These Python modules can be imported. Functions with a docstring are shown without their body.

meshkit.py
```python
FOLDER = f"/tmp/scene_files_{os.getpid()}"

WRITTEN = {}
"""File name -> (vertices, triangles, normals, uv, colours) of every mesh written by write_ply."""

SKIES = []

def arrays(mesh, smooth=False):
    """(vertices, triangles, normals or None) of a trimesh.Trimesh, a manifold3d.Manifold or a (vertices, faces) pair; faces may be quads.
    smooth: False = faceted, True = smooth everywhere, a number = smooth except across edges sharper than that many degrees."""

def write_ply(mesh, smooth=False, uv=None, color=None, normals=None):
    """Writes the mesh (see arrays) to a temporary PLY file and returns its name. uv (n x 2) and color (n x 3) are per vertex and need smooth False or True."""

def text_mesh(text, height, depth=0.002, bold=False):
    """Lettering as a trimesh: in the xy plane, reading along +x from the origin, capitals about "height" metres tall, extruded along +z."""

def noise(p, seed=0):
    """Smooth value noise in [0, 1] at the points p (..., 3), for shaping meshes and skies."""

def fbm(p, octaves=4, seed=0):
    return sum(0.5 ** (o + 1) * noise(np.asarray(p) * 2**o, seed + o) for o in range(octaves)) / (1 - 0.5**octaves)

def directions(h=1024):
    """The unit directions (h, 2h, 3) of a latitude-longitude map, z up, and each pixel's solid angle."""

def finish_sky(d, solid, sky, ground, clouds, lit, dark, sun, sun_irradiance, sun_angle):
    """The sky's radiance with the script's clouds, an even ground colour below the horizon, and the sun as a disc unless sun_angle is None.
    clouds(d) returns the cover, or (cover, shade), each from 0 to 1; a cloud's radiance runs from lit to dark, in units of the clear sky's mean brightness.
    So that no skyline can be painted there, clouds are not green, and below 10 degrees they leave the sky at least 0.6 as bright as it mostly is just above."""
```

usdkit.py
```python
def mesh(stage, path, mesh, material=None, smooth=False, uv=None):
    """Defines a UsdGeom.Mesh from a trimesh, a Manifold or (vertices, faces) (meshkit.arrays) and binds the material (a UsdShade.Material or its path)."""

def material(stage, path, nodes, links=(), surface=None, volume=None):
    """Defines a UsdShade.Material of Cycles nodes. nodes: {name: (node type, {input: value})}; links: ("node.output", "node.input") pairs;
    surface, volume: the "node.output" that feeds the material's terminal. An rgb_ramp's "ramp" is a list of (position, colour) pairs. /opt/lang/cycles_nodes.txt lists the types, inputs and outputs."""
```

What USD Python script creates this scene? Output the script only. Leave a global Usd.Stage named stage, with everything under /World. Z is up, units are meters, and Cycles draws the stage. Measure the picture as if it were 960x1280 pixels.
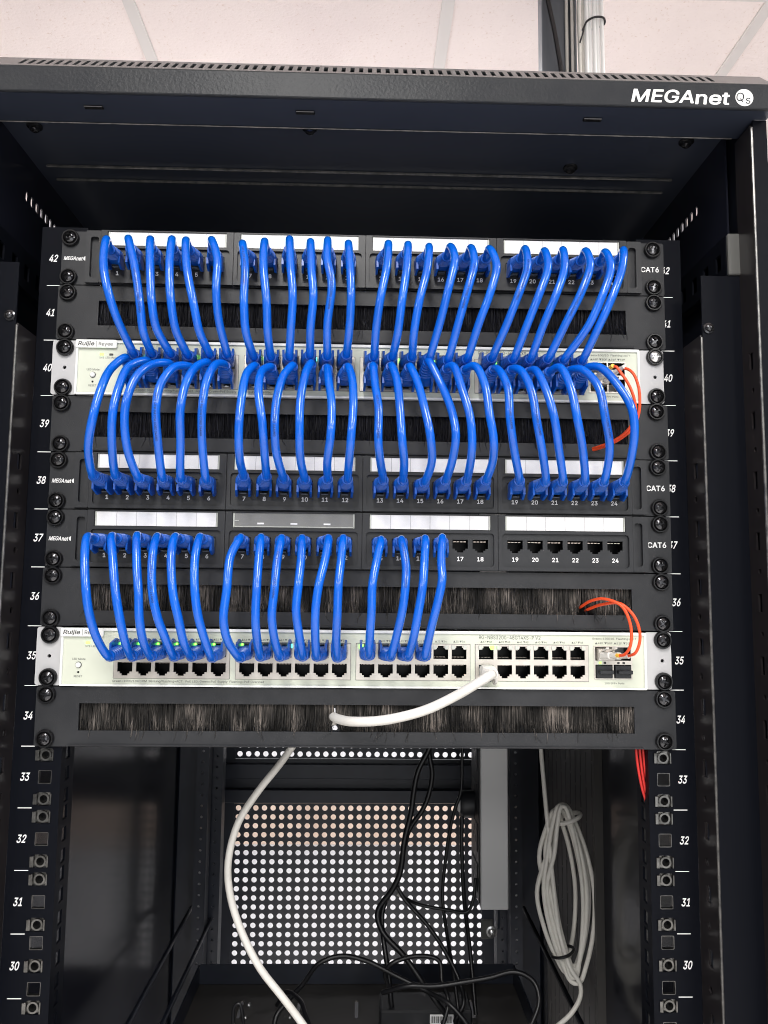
import math, random
import numpy as np, trimesh, shapely
from shapely import affinity
from shapely.geometry import Polygon, box as sbox
import manifold3d as m3
import usdkit, meshkit
from pxr import Gf, Sdf, Usd, UsdGeom, UsdLux, UsdShade

random.seed(7)
rng = np.random.default_rng(7)
stage = Usd.Stage.CreateInMemory()
UsdGeom.SetStageUpAxis(stage, UsdGeom.Tokens.z)
UsdGeom.SetStageMetersPerUnit(stage, 1.0)
UsdGeom.Xform.Define(stage, "/World")
UsdGeom.Scope.Define(stage, "/World/Looks")
Z0 = 1.705          # height of the bottom of rack unit 38 above the floor; all other numbers are millimetres from there

# ------------------------------------------------------------------ camera, lamps, exposure
CAM = (0.0039818, -0.5931974, Z0 - 0.0587576)
YAW, PITCH, ROLL = 0.0237815, 0.1002652, 0.0102224
EXPOSURE = 1.25
AMBIENT = 0.13
cam = UsdGeom.Camera.Define(stage, "/World/camera")
cy, sy, cp, sp, cr, sr = math.cos(YAW), math.sin(YAW), math.cos(PITCH), math.sin(PITCH), math.cos(ROLL), math.sin(ROLL)
fw = np.array([sy * cp, cy * cp, sp]); rt = np.array([cy, -sy, 0.0]); up = np.cross(rt, fw)
rt, up = cr * rt + sr * up, -sr * rt + cr * up
mx = Gf.Matrix4d(*rt, 0, *up, 0, *(-fw), 0, *CAM, 1)
cam.AddTransformOp().Set(mx)
cam.CreateHorizontalApertureAttr(36.0); cam.CreateVerticalApertureAttr(48.0)
cam.CreateFocalLengthAttr(36.0); cam.CreateFStopAttr(0.0); cam.CreateFocusDistanceAttr(0.6)
cam.CreateClippingRangeAttr(Gf.Vec2f(0.02, 100.0)); cam.CreateExposureAttr(EXPOSURE)

dome = UsdLux.DomeLight.Define(stage, "/World/ambient_fill")  # even ambient fill from all sides, not a lamp in the room
dm = usdkit.material(stage, "/World/Looks/ambient_fill", {"b": ("background_shader", {"color": (0.97, 0.98, 1.0), "strength": AMBIENT})}, surface="b.Background")
UsdShade.MaterialBindingAPI.Apply(dome.GetPrim()).Bind(dm)
def lamp(name, x, y, z, w, h, power, rx=0.0, color=(1, 0.98, 0.95)):
    l = UsdLux.RectLight.Define(stage, "/World/" + name)
    l.AddTranslateOp().Set(Gf.Vec3d(x, y, z)); l.AddRotateXOp().Set(rx)
    l.CreateWidthAttr(w); l.CreateHeightAttr(h); l.CreateIntensityAttr(power); l.CreateColorAttr(Gf.Vec3f(*color)); l.CreateNormalizeAttr(False)
CEIL = Z0 + 1.05
LAMP = 7.6
for k, (lx, ly) in enumerate(((-0.16, -1.42), (1.66, -1.42), (-0.76, -3.2), (1.06, -3.2), (-0.2, 1.28), (-2.6, -2.0), (2.9, -2.6))):
    lamp("unseen_ceiling_lamp" + ("_%03d" % k if k else ""), lx, ly, CEIL - 0.008, 1.1 if ly > 0 else 0.30, 0.5 if ly > 0 else 1.16, LAMP * (1.35 if ly > 0 else 1.8))  # out of view overhead, placed to light the rack, floor and rear wall
lamp("unseen_ceiling_lamp_007", 1.15, 0.12, CEIL - 0.008, 0.30, 0.9, LAMP * 1.8)  # out of view, placed to light the riser cables and vent strip
lamp("unseen_front_light", 0.5, -2.7, Z0 - 0.45, 1.7, 1.2, 0.75, rx=90.0, color=(0.97, 0.985, 1.0))  # unseen source behind the camera, lights the panel fronts and the interior

# ------------------------------------------------------------------ materials
def principled(name, base, rough=0.5, bump=None, vary=None, **kw):
    n = {"p": ("principled_bsdf", {"base_color": base, "roughness": rough, **kw})}; L = []
    if bump or vary:
        n["g"] = ("geometry", {})
    if bump:
        scale, strength, dist = bump
        n["nb"] = ("noise_texture", {"scale": scale, "detail": 3.0}); n["b"] = ("bump", {"strength": strength, "distance": dist})
        L += [("g.position", "nb.vector"), ("nb.fac", "b.height"), ("b.normal", "p.normal")]
    if vary:
        other, scale, lo, hi = vary
        n["nv"] = ("noise_texture", {"scale": scale, "detail": 4.0, "roughness": 0.6}); n["r"] = ("rgb_ramp", {"ramp": [(lo, base), (hi, other)]})
        L += [("g.position", "nv.vector"), ("nv.fac", "r.fac"), ("r.color", "p.base_color")]
    return usdkit.material(stage, "/World/Looks/" + name, n, L, surface="p.BSDF")
M = {}
M["black"] = principled("black_powder_coat", (0.011, 0.014, 0.024), 0.36, bump=(1800, 0.25, 0.0004), vary=((0.016, 0.020, 0.033), 25, 0.45, 0.7))
M["gloss"] = principled("black_gloss_sheet", (0.007, 0.008, 0.014), 0.19, vary=((0.011, 0.012, 0.019), 6, 0.4, 0.7), bump=(9, 0.04, 0.002))
M["panel"] = principled("charcoal_sheet_metal", (0.019, 0.020, 0.023), 0.45, specular_ior_level=0.34, bump=(1500, 0.3, 0.0003), vary=((0.027, 0.028, 0.031), 40, 0.4, 0.7))
M["fascia"] = principled("charcoal_hammered_paint", (0.028, 0.030, 0.034), 0.36, bump=(420, 0.35, 0.0008), vary=((0.037, 0.039, 0.042), 18, 0.4, 0.7), specular_ior_level=0.12)
M["plastic"] = principled("black_plastic", (0.016, 0.017, 0.020), 0.40, specular_ior_level=0.42, bump=(2200, 0.2, 0.0002), vary=((0.021, 0.022, 0.025), 60, 0.4, 0.7))
M["port"] = principled("black_port_plastic", (0.003, 0.003, 0.004), 0.35, specular_ior_level=0.15)
M["edge"] = principled("edge_highlight_paint", (0.16, 0.155, 0.15), 0.3, metallic=0.6, vary=((0.07, 0.07, 0.07), 120, 0.4, 0.65))  # pale grey stands for light caught along the folded black edges
M["post"] = principled("black_post_paint", (0.0045, 0.0052, 0.008), 0.38, bump=(1800, 0.2, 0.0003), specular_ior_level=0.06)
M["roof"] = principled("roof_paint_bounce_lit", (0.026, 0.031, 0.046), 0.3, bump=(1800, 0.2, 0.0003))  # black cabinet paint, lightened for the light reaching the underside
M["chamfer"] = principled("charcoal_smooth_lit", (0.05, 0.052, 0.055), 0.2)  # fascia paint, smoother and lightened for the ceiling reflected in the chamfer
M["grey_back"] = principled("grey_cover_back_glare", (0.17, 0.17, 0.165), 0.3)  # grey backing, lightened for the glare on the clear cover
M["strip"] = principled("brown_black_strip", (0.014, 0.012, 0.013), 0.3, vary=((0.022, 0.019, 0.020), 8, 0.4, 0.7))
M["shelf"] = principled("shelf_paint", (0.034, 0.031, 0.029), 0.38, bump=(1200, 0.2, 0.0003))
M["white"] = principled("white_print", (0.80, 0.80, 0.80), 0.6)
M["grey_print"] = principled("grey_print", (0.13, 0.135, 0.125), 0.6)
M["dark_print"] = principled("dark_print", (0.05, 0.05, 0.05), 0.6)
M["face"] = principled("cream_faceplate", (0.64, 0.67, 0.565), 0.5, vary=((0.59, 0.62, 0.52), 9, 0.35, 0.7))
M["rim"] = principled("white_painted_rim", (0.80, 0.81, 0.79), 0.4)
M["ear"] = principled("light_grey_ear", (0.50, 0.50, 0.51), 0.45, bump=(1500, 0.2, 0.0003))
M["shield"] = principled("tinned_steel", (0.66, 0.62, 0.56), 0.34, metallic=0.55, vary=((0.55, 0.51, 0.46), 90, 0.35, 0.7))
M["gold"] = principled("gold_contacts", (0.62, 0.52, 0.45), 0.3, metallic=0.9)
M["screw"] = principled("black_zinc_screw", (0.075, 0.075, 0.08), 0.14, metallic=0.9)
M["silver"] = principled("bright_zinc", (0.72, 0.72, 0.72), 0.22, metallic=0.9)
M["nickel"] = principled("nickel_spring_steel", (0.24, 0.235, 0.225), 0.25, metallic=0.95, vary=((0.09, 0.088, 0.084), 150, 0.35, 0.7))
M["washer"] = principled("black_cup_washer", (0.008, 0.008, 0.009), 0.25)
M["paper"] = principled("white_label_paper", (0.90, 0.90, 0.91), 0.7, vary=((0.86, 0.85, 0.86), 60, 0.35, 0.7))
M["blue"] = principled("blue_cable_jacket", (0.0, 0.118, 0.64), 0.24, vary=((0.0, 0.092, 0.52), 45, 0.35, 0.7), coat_weight=0.5, coat_roughness=0.06, bump=(260, 0.07, 0.0005))
M["blue_print"] = principled("dark_blue_print", (0.002, 0.03, 0.16), 0.5)
M["boot"] = principled("blue_boot", (0.0, 0.085, 0.45), 0.33)
M["orange"] = principled("orange_fibre_jacket", (0.86, 0.085, 0.02), 0.4)
M["red"] = principled("red_fibre_jacket", (0.62, 0.03, 0.025), 0.4)
M["yellow"] = principled("yellow_sleeve", (0.85, 0.50, 0.05), 0.4)
M["cable_white"] = principled("white_cable_jacket", (0.72, 0.70, 0.66), 0.42, vary=((0.62, 0.60, 0.56), 40, 0.4, 0.7))
M["cable_grey"] = principled("grey_cable_jacket", (0.78, 0.76, 0.71), 0.45, vary=((0.68, 0.66, 0.61), 40, 0.4, 0.7))
M["cable_lit"] = principled("lit_white_jacket", (0.88, 0.88, 0.87), 0.4)  # white jacket, lightened for the strong light on the riser cables
M["cord"] = principled("black_cord", (0.010, 0.010, 0.012), 0.35)
M["alu"] = principled("brushed_grey_alloy", (0.76, 0.76, 0.765), 0.5, metallic=0.05, bump=(900, 0.15, 0.0003))
M["duct"] = principled("dark_duct_plastic", (0.045, 0.043, 0.042), 0.5)
M["hinge"] = principled("grey_block", (0.11, 0.11, 0.105), 0.4, metallic=0.3)
M["tray"] = principled("grey_tray_steel", (0.13, 0.145, 0.165), 0.4, metallic=0.3)
M["wall"] = principled("pale_wall", (0.78, 0.79, 0.84), 0.8)
M["board"] = principled("brown_board", (0.72, 0.58, 0.50), 0.6, vary=((0.60, 0.46, 0.38), 12, 0.35, 0.7))
M["floor"] = principled("unseen_pale_floor", (0.80, 0.78, 0.76), 0.5, vary=((0.74, 0.72, 0.70), 3, 0.35, 0.7))  # out of view, kept pale to bounce lamp light onto the ceiling
M["bar"] = principled("ceiling_bar_paint", (0.62, 0.57, 0.54), 0.6)
for nm, c in (("led_green", (0.16, 1.0, 0.05)), ("led_teal", (0.05, 0.75, 0.65))):
    M[nm] = usdkit.material(stage, "/World/Looks/" + nm, {"p": ("principled_bsdf", {"base_color": (0.05, 0.3, 0.03), "emission_color": c, "emission_strength": 3.0})}, surface="p.BSDF")
M["led_off"] = principled("led_lens", (0.55, 0.57, 0.52), 0.3)
M["clear"] = usdkit.material(stage, "/World/Looks/clear_cover", {"t": ("transparent_bsdf", {"color": (0.99, 0.99, 0.99)}), "g": ("glossy_bsdf", {"roughness": 0.3}), "m": ("mix_closure", {"fac": 0.035})},
    [("t.BSDF", "m.closure1"), ("g.BSDF", "m.closure2")], surface="m.closure")
M["plug"] = usdkit.material(stage, "/World/Looks/clear_plug", {"t": ("transparent_bsdf", {"color": (0.60, 0.64, 0.68)}), "g": ("principled_bsdf", {"base_color": (0.18, 0.2, 0.22), "roughness": 0.15}), "m": ("mix_closure", {"fac": 0.55})},
    [("t.BSDF", "m.closure1"), ("g.BSDF", "m.closure2")], surface="m.closure")
# bristles: every hair its own shade (fine bands across the width)
M["bristle"] = usdkit.material(stage, "/World/Looks/brush_bristle", {"g": ("geometry", {}), "mp": ("mapping", {"scale": (1500, 600, 45)}), "n": ("noise_texture", {"scale": 1.0, "detail": 2.0}),
    "mp2": ("mapping", {"scale": (70, 10, 30)}), "n2": ("noise_texture", {"scale": 1.0, "detail": 2.0}), "ad": ("math", {"math_type": "multiply"}),
    "r": ("rgb_ramp", {"ramp": [(0.10, (0.010, 0.010, 0.010)), (0.19, (0.022, 0.021, 0.020)), (0.28, (0.065, 0.060, 0.056)), (0.40, (0.28, 0.245, 0.22))]}), "p": ("principled_bsdf", {"roughness": 0.4})},
    [("g.position", "mp.vector"), ("mp.vector", "n.vector"), ("g.position", "mp2.vector"), ("mp2.vector", "n2.vector"), ("n.fac", "ad.value1"), ("n2.fac", "ad.value2"), ("ad.value", "r.fac"), ("r.color", "p.base_color")], surface="p.BSDF")
M["bristle_shaded"] = usdkit.material(stage, "/World/Looks/shaded_bristle", {"g": ("geometry", {}), "mp": ("mapping", {"scale": (1500, 600, 40)}), "n": ("noise_texture", {"scale": 1.0, "detail": 2.0}),  # same bristles, darkened for the shade of the hanging cables
    "r": ("rgb_ramp", {"ramp": [(0.35, (0.006, 0.006, 0.008)), (0.55, (0.016, 0.016, 0.02)), (0.72, (0.07, 0.07, 0.075))]}), "p": ("principled_bsdf", {"roughness": 0.4})},
    [("g.position", "mp.vector"), ("mp.vector", "n.vector"), ("n.fac", "r.fac"), ("r.color", "p.base_color")], surface="p.BSDF")
M["tile"] = usdkit.material(stage, "/World/Looks/ceiling_tile", {"g": ("geometry", {}), "n": ("noise_texture", {"scale": 170.0, "detail": 3.0, "roughness": 0.6}), "n2": ("noise_texture", {"scale": 5.0, "detail": 3.0}),
    "r": ("rgb_ramp", {"ramp": [(0.29, (0.72, 0.58, 0.51)), (0.37, (0.82, 0.715, 0.675)), (1.0, (0.85, 0.74, 0.70))]}), "r2": ("rgb_ramp", {"ramp": [(0.3, (0.93, 0.92, 0.93)), (0.7, (1, 1, 1))]}), "mx": ("mix", {"mix_type": "multiply", "fac": 1.0}),
    "b": ("bump", {"strength": 0.3, "distance": 0.002}), "p": ("principled_bsdf", {"roughness": 0.85})},
    [("g.position", "n.vector"), ("g.position", "n2.vector"), ("n.fac", "r.fac"), ("n2.fac", "r2.fac"), ("r.color", "mx.color1"), ("r2.color", "mx.color2"), ("mx.color", "p.base_color"), ("n.fac", "b.height"), ("b.normal", "p.normal")], surface="p.BSDF")

# ------------------------------------------------------------------ scene helpers (millimetres)
ORIGIN, USED = {}, set()
def numbered(path):
    if path not in USED:
        USED.add(path); return path
    i = 1
    while f"{path}_{i:03d}" in USED:
        i += 1
    USED.add(f"{path}_{i:03d}"); return f"{path}_{i:03d}"
for p in ("/World/camera", "/World/ambient_fill", "/World/Looks"):
    USED.add(p)
def tag(prim, label=None, cat=None, group=None, kind=None):
    for k, v in (("label", label), ("category", cat), ("group", group), ("kind", kind)):
        if v:
            prim.SetCustomDataByKey(k, v)
    return prim
def thing(name, label, cat, loc=(0, 0, 0), group=None, kind=None):
    path = numbered("/World/" + name)
    x = UsdGeom.Xform.Define(stage, path)
    x.AddTranslateOp().Set(Gf.Vec3d(loc[0] / 1000, loc[1] / 1000, Z0 + loc[2] / 1000))
    ORIGIN[path] = np.array(loc, float)
    return tag(x.GetPrim(), label, cat, group, kind)
def obj(name, mesh, mat, parent=None, smooth=False, label=None, kind=None):
    base = str(parent.GetPath()) if parent else "/World"
    path = numbered(base + "/" + name)
    o = ORIGIN.get(base, np.zeros(3))
    ORIGIN[path] = o
    if isinstance(mesh, (list, tuple)):
        mesh = trimesh.util.concatenate(list(mesh))
    mesh = mesh.copy()
    mesh.vertices = (np.asarray(mesh.vertices) - o) / 1000 + (0 if parent else np.array([0, 0, Z0]))
    p = usdkit.mesh(stage, path, mesh, M[mat] if isinstance(mat, str) else mat, smooth=smooth).GetPrim()
    return tag(p, label, kind=kind)
def box(x0, x1, y0, y1, z0, z1, c=0.0):
    if not c:
        b = trimesh.creation.box([x1 - x0, y1 - y0, z1 - z0]); b.apply_translation([(x0 + x1) / 2, (y0 + y1) / 2, (z0 + z1) / 2]); return b
    pts = []
    for sx, a in ((1, x0), (-1, x1)):
        for sy_, b in ((1, y0), (-1, y1)):
            for sz, d in ((1, z0), (-1, z1)):
                pts += [(a + sx * c, b + sy_ * c, d), (a + sx * c, b, d + sz * c), (a, b + sy_ * c, d + sz * c)]
    return trimesh.convex.convex_hull(np.array(pts))
def swap(m, order):
    v = np.asarray(m.vertices)[:, order]
    m = trimesh.Trimesh(v, m.faces, process=False)
    sign = np.linalg.det(np.eye(3)[:, order])
    if sign < 0:
        m.invert()
    return m
def extrude(poly, h):
    g = [trimesh.creation.extrude_polygon(q, h, engine="earcut") for q in getattr(poly, "geoms", [poly]) if not q.is_empty]
    return trimesh.util.concatenate(g)
def plate_xz(poly, y0, y1):                       # polygon in (x, z), extruded along y
    m = extrude(poly, y1 - y0); m = swap(m, [0, 2, 1]); m.apply_translation([0, y0, 0]); return m
def plate_yz(poly, x0, x1):                       # polygon in (y, z), extruded along x
    m = extrude(poly, x1 - x0); m = swap(m, [2, 0, 1]); m.apply_translation([x0, 0, 0]); return m
def plate_xy(poly, z0, z1):
    m = extrude(poly, z1 - z0); m.apply_translation([0, 0, z0]); return m
def rrect(x0, x1, z0, z1, r):
    return sbox(x0 + r, z0 + r, x1 - r, z1 - r).buffer(r, quad_segs=3) if r else sbox(x0, z0, x1, z1)
def disc(x, z, r, n=4):
    return shapely.Point(x, z).buffer(r, quad_segs=n)
TEXTS = {}
def text(s, x, z, height, y, bold=False, align="l", slant=0.0, fit=None, thick=0.12):
    key = (s, bold)
    if key not in TEXTS:
        TEXTS[key] = meshkit.text_mesh(s, 1.0, 1.0, bold)
    m = TEXTS[key].copy(); v = np.array(m.vertices)
    v[:, 0] -= v[:, 0].min()
    if fit:
        v[:, 0] *= fit / (v[:, 0].max() * height)
    w = v[:, 0].max()
    v[:, 0] += slant * v[:, 1] - {"l": 0, "c": w / 2, "r": w}[align]
    V = np.stack([x + v[:, 0] * height, y - v[:, 2] * thick, z + v[:, 1] * height], 1)
    return trimesh.Trimesh(V, m.faces, process=False)
def spline(pts, n):
    P = np.array(pts, float); P = np.vstack([2 * P[0] - P[1], P, 2 * P[-1] - P[-2]])
    d = np.sqrt(np.linalg.norm(np.diff(P, axis=0), axis=1)); t = np.r_[0, np.cumsum(np.maximum(d, 1e-6))]
    out = []
    for u in np.linspace(t[1], t[-2], n):
        i = int(np.clip(np.searchsorted(t, u, "right") - 1, 1, len(P) - 3))
        t0, t1, t2, t3 = t[i - 1:i + 3]; p0, p1, p2, p3 = P[i - 1:i + 3]
        a1 = (t1 - u) / (t1 - t0) * p0 + (u - t0) / (t1 - t0) * p1; a2 = (t2 - u) / (t2 - t1) * p1 + (u - t1) / (t2 - t1) * p2; a3 = (t3 - u) / (t3 - t2) * p2 + (u - t2) / (t3 - t2) * p3
        b1 = (t2 - u) / (t2 - t0) * a1 + (u - t0) / (t2 - t0) * a2; b2 = (t3 - u) / (t3 - t1) * a2 + (u - t1) / (t3 - t1) * a3
        out.append((t2 - u) / (t2 - t1) * b1 + (u - t1) / (t2 - t1) * b2)
    return np.array(out)
def frames(P, hint=(0, 0, 1)):
    T = np.gradient(P, axis=0); T /= np.linalg.norm(T, axis=1, keepdims=True)
    u = np.array(hint, float); u -= T[0] * (u @ T[0])
    if np.linalg.norm(u) < 1e-6:
        u = np.array([1.0, 0, 0]) - T[0] * T[0][0]
    U = []
    for t in T:
        u = u - t * (u @ t); u /= np.linalg.norm(u); U.append(u)
    U = np.array(U); return T, U, np.cross(T, U)
def loft(P, sections, hint=(0, 0, 1)):            # sections: n x k x 2 (across, up)
    T, U, V = frames(np.asarray(P, float), hint); n, k = len(P), sections.shape[1]
    ring = np.asarray(P)[:, None] + sections[..., :1] * V[:, None] + sections[..., 1:] * U[:, None]
    v = np.vstack([ring.reshape(-1, 3), P[0], P[-1]]); f = []
    for i in range(n - 1):
        for j in range(k):
            a, b = i * k + j, i * k + (j + 1) % k
            f += [(a, b, b + k), (a, b + k, a + k)]
    for j in range(k):
        f += [(n * k, (j + 1) % k, j), (n * k + 1, (n - 1) * k + j, (n - 1) * k + (j + 1) % k)]
    m = trimesh.Trimesh(v, f, process=False)
    if m.volume < 0:
        m.invert()
    return m
def tube(pts, r, n=40, k=12, raw=False):
    P = np.array(pts, float) if raw else spline(pts, n)
    a = np.linspace(0, 2 * math.pi, k, endpoint=False); c = np.stack([np.cos(a), np.sin(a)], 1)
    return loft(P, np.repeat(c[None] * r, len(P), 0))
def revolve(profile, k=24):                        # profile (r, h) about the local z axis
    return trimesh.creation.revolve(np.array(profile, float), sections=k)
def to_front(m, x, y, z, spin=0.0):                # local +z points out of the rack (towards -y)
    m = m.copy(); m.apply_transform(trimesh.transformations.rotation_matrix(spin, [0, 0, 1])); m.apply_transform(trimesh.transformations.rotation_matrix(math.pi / 2, [1, 0, 0])); m.apply_translation([x, y, z]); return m
def ubase(u):
    return (u - 38) * 44.45

# ------------------------------------------------------------------ the room: ceiling and the wall behind the rack
ceil = thing("ceiling", "pale pinkish speckled ceiling of large tiles in grey bars above the rack", "ceiling", (0, 0, 1050), kind="structure")
XB = [-459.0 + 607 * k for k in range(-3, 5)]; YB = [-1738.0 + 614 * k for k in range(0, 8)]
for i in range(len(XB) - 1):
    for j in range(len(YB) - 1):
        obj("ceiling_tile", box(XB[i] + 8, XB[i + 1] - 8, YB[j] + 8, YB[j + 1] - 8, 1050, 1062), "tile", ceil)
for x in XB:
    obj("ceiling_bar", box(x - 12, x + 12, YB[0], YB[-1], 1047, 1050.5), "bar", ceil)
for y in YB:
    for i in range(len(XB) - 1):
        obj("ceiling_bar", box(XB[i] + 12.2, XB[i + 1] - 12.2, y - 12, y + 12, 1047, 1050.5), "bar", ceil)
floor = thing("floor", "unseen pale floor under the rack, bouncing light up to the ceiling", "floor", (0, 0, -1705), kind="structure")
obj("unseen_floor_surface", box(-4200, 4200, -4500, 1699, -1760, -1705), "floor", floor)
wall = thing("wall", "pale wall with a brown board behind the perforated rear door", "wall", (0, 1600, -1705), kind="structure")
obj("wall_surface", box(-2400, 2400, 1612, 1700, -1705, 1050), "wall", wall)
obj("brown_board", box(-2400, 2400, 1600, 1611, -758, -646, 1.0), "board", wall)

# ------------------------------------------------------------------ the rack cabinet
rack = thing("server_rack", "tall black open-fronted server rack cabinet holding all the panels", "server rack", (0, 300, -900))
# top cover: front fascia, slotted chamfer, top sheet, lip, roof
ft = obj("top_fascia", [box(-300, 300, -71, -68, 293.6, 312.5, 0.6), ], "fascia", rack)
obj("top_lip", [box(-300, 300, -67.9, -33, 293.7, 295.2), box(-300, 300, -34.5, -33, 295.2, 304)], "roof", rack)
cut = shapely.union_all([sbox(-252 + 6.5 * i, 6, -252 + 6.5 * i + 3.0, 22) for i in range(79)])
ch = plate_xy(sbox(-300, 0.4, 300, 29).difference(cut), -1.5, 0)
ch.apply_transform(trimesh.transformations.rotation_matrix(math.radians(45), [1, 0, 0])); ch.apply_translation([0, -71, 312.6])
obj("vent_strip", ch, "chamfer", rack)
obj("top_sheet", box(-300, 300, -50, 880, 331, 333), "black", rack)
lg = obj("logo", [text("MEGA", 193.5, 296.8, 9.4, -71.0, True, slant=0.22, fit=46), text("net", 240.5, 296.2, 9.6, -71.0, True, slant=0.15, fit=25)], "white", ft)
obj("logo_emblem", plate_xz(disc(277.0, 301.8, 6.6, 8), -71.14, -71.0), "white", ft)
obj("logo_emblem_letters", [text("Q", 270.8, 299.0, 6.4, -71.14, False, slant=0.1), text("s", 277.8, 297.2, 6.0, -71.14, False, slant=0.1)], "fascia", ft)
obj("roof_panel", [box(-291, 291, -33, 860, 304, 306)], "roof", rack)
for yy, zz in ((44, 301.5), (66, 301.5)):  # thin pale bars for light caught along the beam and lip edges
    obj("roof_edge_highlight", box(-276, 270, yy, yy + 1.6, zz, 303.9, 0.5), "edge", rack)
obj("roof_edge_highlight", [box(-288, 285, -34.6, -33.4, 292.6, 293.5, 0.3)], "edge", rack)
obj("roof_lip_highlight", [box(-288, 285, -26, -24.6, 302.6, 303.9, 0.4)], "edge", rack)
bolt_head = revolve([(0, 0), (7.5, 0), (7.5, 1.6), (5.2, 2.2), (4.6, 5.0), (3.0, 6.2), (0, 6.4)], 20)
for x, y, z in ((-262, -12, 303.8), (259, -12, 303.8), (-44, -18, 303.8), (176, 30, 303.8)):
    b = bolt_head.copy().apply_scale(0.8); b.apply_transform(trimesh.transformations.rotation_matrix(math.pi, [1, 0, 0])); b.apply_translation([x, y, z]); obj("roof_bolt", b, "screw", rack, smooth=40)
for x in (-200.5, -44.8, 170):
    obj("roof_hole_plug", box(x - 7, x + 7, -56, -52, 292.2, 293.5, 0.4), "screw", rack)
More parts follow.
